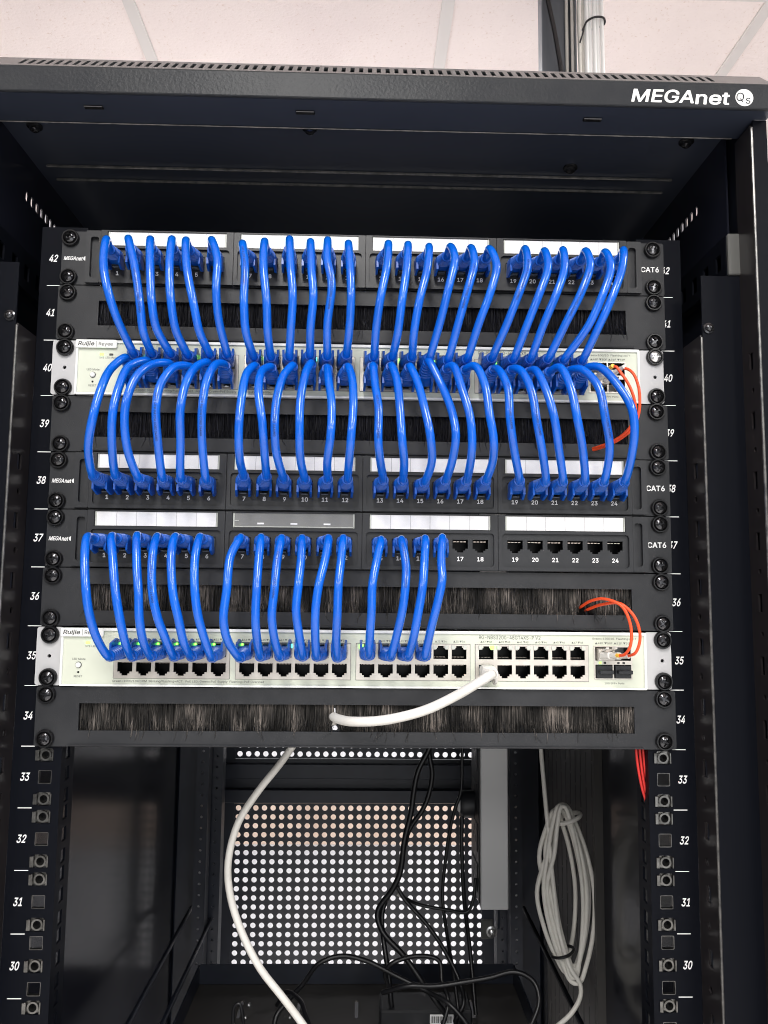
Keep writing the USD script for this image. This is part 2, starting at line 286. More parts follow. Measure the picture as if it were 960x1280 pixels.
# sides
for s in (-1, 1):
    sl = shapely.union_all([rrect(32 + 9.7 * i, 37.6 + 9.7 * i, 264.5, 272.8, 2.0) for i in range(24)])
    x0, x1 = sorted((s * 286, s * 287.5))
    obj("side_panel", plate_yz(sbox(-20, -900, 858, 304).difference(sl), x0, x1), "gloss", rack)
    # front mounting rail with square holes, one sheet with folded flanges
    holes = [(s * 232, ubase(u) + h) for u in range(26, 34) for h in (6.35, 22.225, 38.1)]
    x0, x1 = sorted((s * 220.5, s * 256.5))
    poly = sbox(x0, -900, x1, 226).difference(shapely.union_all([rrect(x - 4.9, x + 4.9, z - 4.9, z + 4.9, 0.8) for x, z in holes]))
    rail = obj("mounting_rail", plate_xz(poly, 0.2, 2.2), "post", rack)
    notch = shapely.union_all([sbox(9, ubase(u) + h - 5, 17, ubase(u) + h + 5) for u in range(26, 34) for h in (6.35, 22.225, 38.1)])
    xa, xb = sorted((s * 220.5, s * 222.2))
    obj("rail_flange", plate_yz(sbox(2.2, -900, 26, 226).difference(notch), xa, xb), "post", rail)
    for u in range(27, 34):
        hs = [38.1, 6.35] if u != 30 else [22.225]
        for h in hs:
            x, z = s * 232, ubase(u) + h
            fr = plate_xz(rrect(x - 5.9, x + 5.9, z - 4.6, z + 4.6, 0.6).difference(disc(x, z, 2.9, 5)), 2.3, 6.5)
            clips = [box(x + e * 5.3 - 0.55, x + e * 5.3 + 0.55, -1.0, 3.5, z - 4.0, z + 4.0, 0.25) for e in (-1, 1)]
            lips = [box(x + e * 6.3 - 1.1, x + e * 6.3 + 1.1, -1.2, 0.1, z - 3.8, z + 3.8, 0.2) for e in (-1,)]
            hole = revolve([(2.9, 0), (4.2, 0), (4.2, 2.4), (2.9, 2.4), (2.9, 0)], 16)
            obj("cage_nut", [fr, *clips, *lips, to_front(hole, x, 2.4, z), ], "nickel", rail)
            obj("nut_bore", box(x - 4, x + 4, 5.6, 6.2, z - 4, z + 4), "port", rail)
        for h in ([22.225] if u != 30 else [38.1, 6.35]):
            x, z = s * 232, ubase(u) + h
            obj("hole_edge_glint", plate_xz(rrect(x - 4.95, x + 4.95, z - 4.95, z + 4.95, 0.8).difference(rrect(x - 4.5, x + 4.5, z - 4.5, z + 4.5, 0.6)), 0.35, 3.4), "nickel", rail)  # pale ring for the light on the sheet thickness round empty holes
    for u in range(28, 43):
        zz = ubase(u)
        nx = -247.0 if s < 0 else (246.0 if u <= 35 else 243.4)
        if s > 0 and u == 36: nx = 245.0
        obj("unit_number", text(str(u), nx, zz + 19.6, 5.6, 0.2, True, "c", slant=0.2, fit=6.4), "white", rail)
        ta, tb = (-250.6, -240.4) if s < 0 else (239.0, 249.4)
        obj("unit_tick", box(ta, tb, 0.05, 0.2, zz - 0.3, zz + 0.3), "white", rail)
    # square-holed side rail running back, with its lighter end block
    xa, xb = sorted((s * 279, s * 280.6))
    sr_holes = shapely.union_all([rrect(-22 + 22 * i, -13 + 22 * i, 192, 205, 0.8) for i in range(6)])
    brace = obj("side_brace", [plate_yz(sbox(-30, 183.5, 120, 216).difference(sr_holes), xa, xb), box(*sorted((s * 280.6, s * 290)), -30, 120, 215, 216.4), box(*sorted((s * 280.6, s * 290)), -30, 120, 183.2, 184.6)], "post", rack)
    if s > 0:
        obj("brace_end", box(279.4, 290.5, -34, -30.1, 183.4, 216.3, 0.8), "hinge", brace)
        obj("latch_tab", [box(259, 262.5, 28, 36, 196, 222, 0.6), box(250, 262, 30, 36, 188, 195, 0.6)], "panel", rack)
    # front post: flange, front sheet with slots, pale bars for light along the edges
    top = 182.5
    xa, xb = sorted((s * 256.6, s * 258.0))
    slots = []
    for i in range(24):
        z = 34 - 22.2 * i
        slots.append(rrect(-20, -13, z - 6, z + 6, 0.5) if i % 2 == 0 else disc(-15, z, 2.6))
    post = obj("front_post", plate_yz(sbox(-31, -900, 0, 136).difference(shapely.union_all(slots)), xa, xb), "strip", rack)
    xa, xb = sorted((s * 258.0, s * 288.0))
    fs = [rrect(s * 271 - 3.2, s * 271 + 3.2, 20 - 44.45 * i, 32 - 44.45 * i, 0.5) for i in range(20)] + [disc(s * 271, 4 - 44.45 * i, 2.2) for i in range(20)]
    obj("post_face", plate_xz(sbox(xa, -900, xb, top).difference(shapely.union_all(fs) if s < 0 else shapely.Point(0, 0)), -32.5, -31.0), "post", post)
    obj("post_back", box(xa + 0.2, xb - 0.2, -16, -14, -900, 135), "black", post)
    obj("edge_highlight", tube([(s * 257.2, -32.2, -900), (s * 257.2, -32.2, 0), (s * 257.2, -32.2, 134)], 1.0, 6, 8), "edge", post)
    slots = []
    for i in range(22):
        z = 112 - 44.45 * i
        slots += [rrect(-47.5, -42.5, z - 6.5, z + 6.5, 0.4), disc(-46, z - 22, 2.0)]
    xa, xb = sorted((s * 288.0, s * 289.4))
    obj("outer_flange", plate_yz(sbox(-56, -900, -32.5, 290).difference(shapely.union_all(slots)), xa, xb), "strip", post)
    xa, xb = sorted((s * 289.5, s * 300.0))
    obj("outer_face", box(xa, xb, -57.5, -56, -900, 293), "post", post)
    obj("edge_highlight", tube([(s * 288.9, -56.6, -900), (s * 288.9, -56.6, 0), (s * 288.9, -56.6, 288)], 1.15, 6, 8), "edge", post)
    xa, xb = sorted((s * 290.5, s * 292.0))
    obj("outer_side", box(xa, xb, -55.8, 40, -900, 303.8), "post", post)
    obj("post_bolt", to_front(bolt_head.copy().apply_scale(0.55), s * 262.5, -32.6, 141), "screw", rack, smooth=40)
    # rear posts
    for x, y in ((236, 600), (222, 640)):
        xa, xb = sorted((s * (x - 9), s * (x + 9)))
        rh = shapely.union_all([disc((xa + xb) / 2, -880 + 16 * i, 2.0, 3) for i in range(46)])
        obj("rear_post", [plate_xz(sbox(xa, -900, xb, 300).difference(rh), y, y + 2), box(xa, xa + 1.8, y + 2, y + 26, -900, 300), box(xb - 1.8, xb, y + 2, y + 26, -900, 300)], "black", rack)
    xa, xb = sorted((s * 250, s * 285.8))
    obj("rear_column", box(xa, xb, 655, 700, -900, 300, 3.0), "black", rack)
    for xq, zq in (((252, -542), (222, -560)) if s < 0 else ((252, -542),)):
        xa, xb = sorted((s * xq, s * (xq + 5)))
        obj("support_bar", box(xa, xb, 150, 640, zq - 5, zq, 0.8), "black" if s < 0 else "post", rack)
# rear door: perforated sheet built from square cells with round holes
door = obj("rear_door", [box(-286, -228.9, 858, 861, -900, 300), box(226.9, 286, 858, 861, -900, 300), box(-228.9, 226.9, 858, 861, -449, -370), box(-228.9, 226.9, 858, 861, -900, -733.5)], "black", rack)
def perforated(x0, z0, nx, nz, pitch, r, y0, y1):
    k = 16; a = np.arange(k) * 2 * math.pi / k
    c = np.stack([np.cos(a), np.sin(a)], 1); sq = c / np.abs(c).max(1, keepdims=True) * pitch / 2
    base = np.vstack([np.c_[sq[:, 0], np.full(k, y0), sq[:, 1]], np.c_[c[:, 0] * r, np.full(k, y0), c[:, 1] * r], np.c_[c[:, 0] * r, np.full(k, y1), c[:, 1] * r], np.c_[sq[:, 0], np.full(k, y1), sq[:, 1]]])
    f = []
    for j in range(k):
        q = (j + 1) % k
        for A, B in ((0, k), (k, 2 * k), (2 * k, 3 * k)):
            f += [(A + j, A + q, B + q), (A + j, B + q, B + j)]
    f = np.array(f); vs, fs = [], []
    for ix in range(nx):
        for iz in range(nz):
            vs.append(base + [x0 + ix * pitch, 0, z0 - iz * pitch]); fs.append(f + len(base) * (len(vs) - 1))
    return trimesh.Trimesh(np.vstack(vs), np.vstack(fs), process=False)
PX = 456.0 / 29
obj("perforated_mesh", [perforated(-228.9 + PX / 2, -449 - PX / 2 - 0.8, 29, 18, PX * 0.9995, 4.95, 858.5, 860.5)], "black", door)
obj("perforated_mesh", [perforated(-228.9 + PX / 2, -370 + PX / 2 + 0.5 + 8 * PX, 29, 9, PX * 0.9995, 4.95, 858.5, 860.5)], "black", door)
obj("door_stiffener", [box(-280, 280, 846, 857.9, -446, -422, 1.5), box(-280, 280, 850, 857.9, -404, -378, 1.0)], "black", door)
obj("door_upper_sheet", box(-228.9, 226.9, 858, 861, -228, 300), "black", door)

# ------------------------------------------------------------------ screws shared by every mounted unit
def screw_mesh(spin):
    a = m3.Manifold.revolve(m3.CrossSection([[(0, 0), (4.9, 0), (4.9, 1.2), (4.3, 2.5), (3.0, 3.4), (1.4, 3.8), (0, 3.9)]]), 24)
    for ang in (0, 90):
        a = a - m3.Manifold.cube([7.0, 1.35, 4], True).rotate([0, 0, ang]).translate([0, 0, 3.6])
    a = a - m3.Manifold.revolve(m3.CrossSection([[(0, 0), (2.0, 0), (0.9, -2.6), (0, -2.6)][::-1]]), 12).translate([0, 0, 4.0])
    mm = a.rotate([0, 0, spin]).to_mesh()
    return trimesh.Trimesh(mm.vert_properties[:, :3], mm.tri_verts, process=False)
CUP = revolve([(0, 0.05), (6.7, 0.05), (6.9, 0.6), (6.7, 2.2), (6.2, 2.9), (5.5, 2.9), (5.1, 2.2), (5.0, 0.9), (0, 0.9)], 28)
CUP.fix_normals()
def screws(t, zb, face, silver=None):
    for s in (-1, 1):
        for h in (6.35, 38.1):
            x = s * 232.5 + random.uniform(-0.4, 0.4); z = zb + h + random.uniform(-0.4, 0.4)
            w = obj("cup_washer", to_front(CUP, x, face, z), "washer", t, smooth=35)
            bright = silver == (s, h)
            sc = to_front(screw_mesh(random.uniform(0, 90)), x, face - 1.0, z)
            tilt = trimesh.transformations.rotation_matrix(random.uniform(-0.07, 0.07), [1, 0, random.uniform(-1, 1)], [x, face, z]); sc.apply_transform(tilt)
            obj("screw", sc, "silver" if bright else "screw", w, smooth=30, label="bright silver screw" if bright else None)

# ------------------------------------------------------------------ brush panels
def brush_panel(u, label, mat, density=2600, parted=()):
    zb = ubase(u)
    t = thing("brush_panel", label, "brush panel", (0, 0, zb), "brush panels between the other units")
    poly = rrect(-240.6, 241.6, zb + 0.4, zb + 44.0, 1.6).difference(sbox(-208.5, zb + 12, 210, zb + 32))
    obj("plate", plate_xz(poly, -2.0, -0.1), "panel", t)
    obj("folded_edge", [box(-220, 220, -0.1, 12, zb + 42.0, zb + 43.9), box(-220, 220, -0.1, 12, zb + 0.5, zb + 2.4), box(-216, 216, -3.4, -2.05, zb + 0.9, zb + 2.0, 0.3)], "panel", t)
    obj("brush_holder", [box(-212, 213, 5.8, 9.5, zb + 32.5, zb + 38, 0.6), box(-212, 213, 5.8, 9.5, zb + 6, zb + 11.5, 0.6)], "black", t)
    gap = [sbox(xc - 4, zb + 8, xc + 4, zb + 36) for xc, _ in parted]
    obj("added_brush_backing", plate_xz(sbox(-211, zb + 11, 212, zb + 33).difference(shapely.union_all(gap)), 5.0, 5.6), "black", t)  # added sheet that stops the bright door holes showing between hairs
    n = density; r = np.random.default_rng(u)
    V, F = [], []
    for i in range(n):
        x = -209 + 420 * (i + r.random()) / n; y = 1.0 + 3.2 * r.random(); w = 0.20 + 0.15 * r.random(); lean = r.normal(0, 1.5) + 1.6 * math.sin(x * 0.09 + u) + 1.2 * math.sin(x * 0.31 + 2 * u)
        for xc, half in parted:
            d = x - xc
            if abs(d) < half:
                lean += math.copysign(half * (1 - abs(d) / half) * 0.85, d)
        stray = r.random() < 0.012
        z1 = zb + 33.5; z0 = zb + (10.2 if r.random() < 0.9 else 7.5 + 5 * r.random()); bend = r.normal(0, 0.8)
        if stray:
            y = -2.3; z1 = zb + 13 + 5 * r.random(); z0 = zb + 4 + 5 * r.random(); w *= 0.7
        b = len(V) * 9
        pts = []
        for q, (f, ww) in enumerate(((0, w), (0.55, w), (1, w * 0.45))):
            cx = x + lean * f * f + bend * math.sin(math.pi * f); cz = z1 + (z0 - z1) * f; cyy = y - 1.2 * f * abs(r.normal(0, 0.5))
            pts += [(cx - ww, cyy + 0.1, cz), (cx + ww, cyy + 0.1, cz), (cx, cyy - ww, cz)]
        V.append(pts)
        for q in (0, 3):
            for j in range(3):
                k = (j + 1) % 3
                F += [(b + q + j, b + q + k, b + q + 3 + k), (b + q + j, b + q + 3 + k, b + q + 3 + j)]
    hm = trimesh.Trimesh(np.array(V).reshape(-1, 3), F, process=False)
    obj("bristles", hm, mat, t, kind="stuff")
    screws(t, zb, -2.0)
    return t
brush_panel(41, "black brush panel between the top patch panel and the upper switch", "bristle_shaded")
brush_panel(39, "black brush panel with the hanging blue loops below the upper switch", "bristle_shaded", parted=((178, 7),))
brush_panel(36, "brush panel with brownish bristles directly above the lower switch", "bristle", parted=((172, 8),))
brush_panel(34, "lowest brush panel, the white cable end pushed into its bristles", "bristle", parted=((-18, 7),))

# ------------------------------------------------------------------ patch panels
MOD = [-155.6, -51.0, 53.6, 158.2]
def pport(u, i):
    return MOD[i // 6] + (i % 6 - 2.5) * 15.54, ubase(u) + 19.9
def jack(x, z, s=1.0, up=False):                   # T-shaped opening: wide top, narrower steps below (turned over when up)
    k = -1 if up else 1
    b = lambda x0, x1, a, c: sbox(x + x0, min(z + k * a, z + k * c), x + x1, max(z + k * a, z + k * c))
    return shapely.union_all([b(-6.0 * s, 6.0 * s, -2.6, 4.4), b(-4.0 * s, 4.0 * s, -4.0, -2.5), b(-2.4 * s, 2.4 * s, -5.4, -3.9)])
def hollow(x0, x1, z0, z1, y0, y1, t=0.4):         # open-fronted box
    return [box(x0, x1, y1, y1 + t, z0, z1), box(x0 - t, x0, y0, y1 + t, z0 - t, z1 + t), box(x1, x1 + t, y0, y1 + t, z0 - t, z1 + t), box(x0, x1, y0, y1 + t, z0 - t, z0), box(x0, x1, y0, y1 + t, z1, z1 + t)]
def patch_panel(u, label, empty=()):
    zb = ubase(u)
    t = thing("patch_panel", label, "patch panel", (0, 0, zb), "24-port patch panels")
    obj("back_plate", plate_xz(rrect(-239.4, 241.8, zb + 0.4, zb + 44.0, 1.4).difference(sbox(-207, zb + 3, 209.5, zb + 41)), -2.0, -0.1), "panel", t)
    for k, (x0, x1) in enumerate(((-219.5, -208.1), (210.7, 222.5))):
        c = obj("end_cap", plate_xz(rrect(x0, x1, zb + 1.0, zb + 43.6, 1.0).difference(rrect(*((-215.9, -209.4) if k == 0 else (212.0, 218.2)), zb + 5, zb + 38.5, 2.0)), -5.4, -2.05), "plastic", t)
    for m in range(4):
        cx = MOD[m]; x0, x1 = cx - 52.1, cx + 52.1
        win = sbox(cx - 47.0, zb + 31.3, cx + 46.6, zb + 43.1); rec = rrect(cx - 49.2, cx + 49.2, zb + 3.6, zb + 29.2, 2.6)
        mod = obj("port_module", plate_xz(rrect(x0, x1, zb + 0.8, zb + 43.8, 0.5).difference(win).difference(rec), -6.2, -2.1), "plastic", t)
        jacks = shapely.union_all([jack(*pport(u, m * 6 + i)) for i in range(6)])
        obj("recessed_face", plate_xz(rrect(cx - 50, cx + 50, zb + 3.0, zb + 29.8, 2.0).difference(jacks), -4.0, -2.3), "plastic", mod)
        obj("label_recess", [box(cx - 48, cx + 48, -4.6, -2.3, zb + 30.6, zb + 43.5)], "plastic", mod)
        if m not in empty:
            for q in range(6):
                w = 90.6 / 6; a = cx - 45.4 + q * w
                obj("paper_label", box(a + 0.12, a + w - 0.12, -5.1, -4.7, zb + 31.9, zb + 42.6), "paper", mod)
        else:
            obj("cover_back", box(cx - 46, cx + 46, -5.0, -4.65, zb + 31.8, zb + 42.8), "grey_back", mod, label="see-through window without a paper label")
            for q in (-0.27, 0.0, 0.27):
                obj("clip", box(cx + q * 94 - 2.6, cx + q * 94 + 2.6, -5.3, -5.02, zb + 34.2, zb + 35.4), "paper", mod)
            obj("cover_rib", [box(cx - 46, cx + 46, -5.3, -5.02, zb + 32.2, zb + 32.7), box(cx - 46, cx - 42, -5.3, -5.02, zb + 36.5, zb + 37)], "led_off", mod)
        fr = sbox(cx - 46.9, zb + 31.4, cx + 46.5, zb + 43.0)
        obj("clear_cover", box(cx - 46.9, cx + 46.5, -6.1, -5.4, zb + 31.4, zb + 43.0, 0.25), "clear", mod)
        for e in (-1, 1):
            obj("cover_end", box(cx + e * 45.9 - 0.5, cx + e * 45.9 + 0.5, -5.3, -4.7, zb + 31.8, zb + 42.8), "led_off", mod)
        for i in range(6):
            x, z = pport(u, m * 6 + i)
            obj("port", [*hollow(x - 6.6, x + 6.6, z - 6.0, z + 5.0, -2.2, 10), ], "port", mod)
            obj("contacts", [box(x - 4.9 + 2.6 * j, x - 3.0 + 2.6 * j, -0.6, 3.0, z + 2.7, z + 3.3) for j in range(4)], "gold", mod)
            obj("port_number", text(str(m * 6 + i + 1), x, zb + 7.9, 3.1, -4.0, True, "c"), "white", mod)
    obj("side_print", text("CAT6", 223.2, zb + 20.0, 4.0, -2.0, True, fit=14.6), "white", t)
    obj("logo", [text("MEGA", -237.6, zb + 20.4, 2.9, -2.0, True, slant=0.22, fit=9.4), text("net", -227.8, zb + 20.2, 3.0, -2.0, True, slant=0.15, fit=4.8), plate_xz(disc(-220.6, zb + 21.8, 1.75, 6).difference(disc(-220.2, zb + 21.6, 0.55, 3)), -2.12, -2.0)], "white", t)
    screws(t, zb, -2.0)
    return t
patch_panel(42, "topmost patch panel, all 24 ports filled by blue cables hanging down over a brush panel")
patch_panel(38, "middle patch panel, all 24 ports filled by blue cables coming from the upper switch")
patch_panel(37, "lowest patch panel with ports 17 to 24 left empty", empty=(1,))

# ------------------------------------------------------------------ switches
GRP = [-140.2, -49.3, 41.2, 131.6]
def sport(u, i, row):                              # column 0..23, row 0 upper, 1 lower
    return GRP[i // 6] + (i % 6 - 2.5) * 13.94, ubase(u) + (26.9 if row == 0 else 13.9)
def switch(u, label, lit, teal, right_lit, silver):
    zb = ubase(u)
    t = thing("network_switch", label, "network switch", (0, 0, zb), "48-port network switches")
    obj("chassis", box(-218, 217, 12, 240, zb + 1.2, zb + 42.6, 0.6), "ear", t)
    for s in (-1, 1):
        x0, x1 = (-242.4, -222.9) if s < 0 else (219.4, 239.4)
        e = obj("mounting_ear", plate_xz(rrect(x0, x1, zb + 0.6, zb + 43.8, 2.0).difference(disc(s * 232.5, zb + 22.2, 1.4)), -2.0, -0.2), "ear", t)
        obj("ear_hole", box(s * 232.5 - 1.6, s * 232.5 + 1.6, -0.15, -0.05, zb + 20.6, zb + 23.8), "port", e)
    face = sbox(-221.4, zb + 1.6, 217.6, zb + 42.0)
    gr = [sbox(c - 43.4, zb + 6.2, c + 43.4, zb + 33.8) for c in GRP]
    sfp = sbox(179.0, zb + 8.2, 208.2, zb + 33.2)
    obj("faceplate", plate_xz(face.difference(shapely.union_all(gr + [sfp])), -4.0, -0.2), "face", t)
    obj("rim", plate_xz(rrect(-223.0, 219.2, zb + 0.5, zb + 43.4, 0.8).difference(rrect(-221.4, 217.6, zb + 1.9, zb + 41.4, 0.6)), -5.2, -0.2), "rim", t)
    bd = obj("badge", plate_xz(rrect(-223.2, -191.5, zb + 37.2, zb + 43.5, 0.9), -6.2, -5.0), "rim", t)
    obj("badge_print", [text("Ruijie", -221.4, zb + 38.9, 3.0, -6.2, True, slant=0.2, fit=12.4), text("|", -207.2, zb + 38.7, 2.8, -6.2), text("Reyee", -205.4, zb + 38.9, 2.8, -6.2, fit=10.8)], "dark_print", bd)
    for g in range(4):
        cx = GRP[g]
        cut = shapely.union_all([jack(*sport(u, g * 6 + i, 0), 0.93, True) for i in range(6)] + [jack(*sport(u, g * 6 + i, 1), 0.93) for i in range(6)])
        blk = obj("port_block", [plate_xz(gr[g].buffer(-0.3, join_style=2).difference(cut), -4.6, -3.2)], "shield", t)
        obj("block_outline", plate_xz(gr[g].difference(gr[g].buffer(-0.28, join_style=2)), -4.3, -3.6), "dark_print", blk)
        for i in range(6):
            for row in (0, 1):
                x, z = sport(u, g * 6 + i, row)
                d = 0.7 if row == 0 else -0.7
                obj("port", hollow(x - 6.3, x + 6.3, z + d - 5.6, z + d + 5.6, -3.3, 10), "port", blk)
                zc = z - 3.4 if row == 0 else z + 3.4
                obj("contacts", [box(x - 4.2 + 1.1 * j, x - 3.8 + 1.1 * j, 1.5, 6, zc - 0.2, zc + 0.2) for j in range(8)], "gold", blk)
            x, z = sport(u, g * 6 + i, 0); c = g * 6 + i
            for e in (-1, 1):
                on = (c in lit and e < 0) or (c in right_lit and e > 0)
                tl = c in teal and e > 0
                obj("indicator", box(x + e * 4.5 - 1.5, x + e * 4.5 + 1.5, -5.6, -4.5, z + 3.0, z + 5.9, 0.2), "led_green" if on else ("led_teal" if tl else "led_off"), blk)
            n = c * 2 + 1
            obj("port_number", text(f"▲{n} ▼{n + 1}", x, zb + 34.9, 1.35, -4.0, False, "c"), "grey_print", blk)
    obj("legend", text("Green=1000/100/10M  Blinking/Flashing=ACT   PoE LED: Green=PoE Supply  Flashing=PoE Overload", -184.0, zb + 3.6, 1.5, -4.0, fit=113), "grey_print", t)
    obj("model_print", text("RG-NBS3200-48GT4XS-P V2", 91.3, zb + 37.6, 2.7, -4.0, fit=47), "grey_print", t)
    obj("uplink_print", [text("Green=10G/1G  Flashing=ACT", 178, zb + 38.0, 1.4, -4.0, fit=34), text("▲49F ▼50F ▲51F ▼52F", 180, zb + 34.6, 1.4, -4.0, fit=28), text("10G SFP+ Ports", 187, zb + 4.6, 1.3, -4.0, fit=15)], "grey_print", t)
    obj("button_print", [text("LED Mode", -209.6, zb + 19.6, 1.5, -4.0, False, "c"), text("RESET", -209.6, zb + 6.9, 1.5, -4.0, False, "c"), text("SYS", -203.4, zb + 29.2, 1.4, -4.0, False, "c"), text("LED Mode", -196.0, zb + 29.2, 1.4, -4.0, False, "c")], "grey_print", t)
    bt = to_front(revolve([(0, 0), (1.9, 0), (1.9, 1.2), (1.5, 1.6), (0, 1.6)], 18), -209.6, -4.0, zb + 16.0); obj("mode_button", bt, "rim", t, smooth=40)
    obj("button_ring", to_front(revolve([(2.0, 0), (2.35, 0), (2.35, 0.25), (2.0, 0.25), (2.0, 0)], 18), -209.6, -4.0, zb + 16.0), "dark_print", t)
    obj("reset_hole", to_front(revolve([(0, 0), (0.8, 0), (0.8, 0.12), (0, 0.12)], 12), -209.6, -4.0, zb + 10.6), "port", t)
    obj("system_indicator", box(-205.0, -201.8, -4.5, -4.0, zb + 31.6, zb + 33.4, 0.2), "led_green", t)
    obj("system_indicator", box(-197.6, -194.6, -4.5, -4.0, zb + 31.6, zb + 33.2, 0.2), "dark_print", t, label="unlit dark indicator")
    # uplink cage
    cage = obj("uplink_cage", plate_xz(sfp.difference(shapely.union_all([rrect(x0, x0 + 13.2, z0, z0 + 10.2, 0.3) for x0 in (179.9, 194.1) for z0 in (zb + 9.0, zb + 22.2)])), -4.8, -3.0), "shield", t)
    for x0 in (179.9, 194.1):
        for z0 in (zb + 9.0, zb + 22.2):
            obj("uplink_port", hollow(x0, x0 + 13.2, z0, z0 + 10.2, -3.1, 20), "port", cage)
    for j, (x, c) in enumerate(((183.6, "led_green"), (187.2, "dark_print"), (197.6, "dark_print"), (201.6, "dark_print"))):
        obj("uplink_indicator", box(x - 0.9, x + 0.9, -5.2, -4.8, zb + 19.8, zb + 21.4, 0.15), c if u == 35 else "dark_print", cage)
    if u == 35:
        for x0 in (180.3, 194.5):
            obj("dust_plug", [box(x0, x0 + 12.4, -6.5, 5, zb + 9.4, zb + 18.8, 0.5), box(x0 + 1.5, x0 + 12.5, -10, -6.4, zb + 12.5, zb + 15.5, 0.5)], "plastic", cage)
    screws(t, zb, -2.0, silver)
    return t
switch(40, "upper network switch with both port rows hidden behind blue plugs", {4, 7, 14, 16, 19, 22}, {0, 9}, set(), (1, 38.1))
switch(35, "lower network switch with an empty lower port row", {0, 1, 2, 3, 4, 5, 6, 12}, {0, 7, 8}, {18}, None)

# ------------------------------------------------------------------ patch cables
def rsect(w, h, k=20, p=3.2):
    a = np.linspace(0, 2 * math.pi, k, endpoint=False); c, s_ = np.cos(a), np.sin(a)
    q = (np.abs(c) ** p + np.abs(s_) ** p) ** (-1 / p)
    return np.stack([c * q * w / 2, s_ * q * h / 2], 1)
def boot(base, tip, latch, mat="boot"):
    base, tip = np.array(base, float), np.array(tip, float); L = np.linalg.norm(tip - base)
    ts = np.r_[0, 0.06, 0.36, 0.40]; ws = [(11.2, 9.2), (12.2, 10.2), (11.6, 10.0), (11.0, 9.6)]
    n = 5
    for i in range(n):
        a = 0.40 + 0.54 * i / n; d = 0.54 / n; w = 11.0 - 2.6 * (i + 0.5) / n; h = 9.6 - 1.6 * (i + 0.5) / n
        ts = np.r_[ts, a + d * 0.15, a + d * 0.55, a + d * 0.7, a + d * 0.97]; ws += [(w, h), (w, h), (w - 1.5, h - 1.3), (w - 1.5, h - 1.3)]
    ts = np.r_[ts, 0.955, 1.0]; ws += [(8.6, 8.3), (8.0, 7.8)]
    mid = base + (tip - base) * 0.45; mid[1] -= 0.08 * L; mid[0] = base[0] + (tip[0] - base[0]) * 0.3; mid[2] = base[2] + (tip[2] - base[2]) * 0.35
    P = np.array([(1 - t) ** 2 * base + 2 * t * (1 - t) * mid + t * t * tip for t in ts])
    S = np.array([rsect(w, h, 16, 4.0 - 1.9 * t) for t, (w, h) in zip(ts, ws)])
    body = loft(P, S)
    fins = []
    for e in (-1, 1):                               # two guards beside the latch
        pts = []
        for t, hh in ((0.0, 4.2), (0.10, 5.6), (0.5, 3.0)):
            c = (1 - t) ** 2 * base + 2 * t * (1 - t) * mid + t * t * tip
            for dx in (-0.8, 0.8):
                pts += [c + [e * 4.9 + dx, 0, latch * 2.0], c + [e * 4.9 + dx, -0.4, latch * (4.2 + hh)]]
        pts += [base + [e * 4.9 + dx, 4.5, latch * z] for dx in (-0.7, 0.7) for z in (5.0, 7.6)]
        fins.append(trimesh.convex.convex_hull(np.array(pts)))
    return trimesh.util.concatenate([body] + fins)
def plug(p, latch):
    x, y, z = p
    return trimesh.util.concatenate([box(x - 5.6, x + 5.6, y - 2, y + 9, z - 3.8, z + 3.8, 0.5), trimesh.convex.convex_hull(np.array([(x + a, y + b, z + latch * c) for a in (-2.6, 2.6) for b, c in ((7, 4.0), (7, 4.7), (-7, 6.6), (-7, 7.5))]))])
def patch_cable(label, group, p0, l0, t0, p1, l1, t1, pts, printed=0):
    """p: port, l: side of the latch (+1 up, -1 down), t: end of the boot; pts: where the cable hangs between the boots."""
    c = thing("patch_cable", label, "patch cable", p0, group)
    p0, t0, p1, t1 = (np.array(q, float) for q in (p0, t0, p1, t1))
    d0 = t0 - p0; d1 = t1 - p1
    path = [t0 - d0 * 0.15, t0 + d0 * 0.06] + [np.array(q, float) for q in pts] + [t1 + d1 * 0.05, t1 - d1 * 0.15]
    j = obj("jacket", tube(path, 3.05, 44, 14), "blue", c, smooth=True)
    if printed:
        obj("jacket_print", along("CAT.6 UTP PATCH CORD 24AWG", spline(path, 120), 3.05, 1.5, printed), "blue_print", j)
    for p, l, t in ((p0, l0, t0), (p1, l1, t1)):
        b = obj("boot", boot(p + [0, -5, 0], t, l), "boot", c, smooth=38)
        obj("plug", plug(p, l), "plug", b)
def along(s, P, r, height, start, side=(0, -1, 0)):      # lettering wrapped round a cable, reading along it
    m = meshkit.text_mesh(s, 1.0, 1.0, True); v = np.array(m.vertices) * [height, height, 1]
    T = np.gradient(P, axis=0); T /= np.linalg.norm(T, axis=1, keepdims=True)
    L = np.r_[0, np.cumsum(np.linalg.norm(np.diff(P, axis=0), axis=1))]
    out = []
    for a, c, hgt in v:
        u = start + a; q = np.array([np.interp(u, L, P[:, k]) for k in range(3)]); t = np.array([np.interp(u, L, T[:, k]) for k in range(3)]); t /= np.linalg.norm(t)
        n = np.array(side, float); n -= t * (n @ t); n /= np.linalg.norm(n); w = np.cross(n, t); ang = (c - height / 2) / r
        out.append(q + (n * math.cos(ang) + w * math.sin(ang)) * (r + 0.01 + 0.05 * hgt))
    return trimesh.Trimesh(np.array(out), m.faces, process=False)
PRINTED = set()
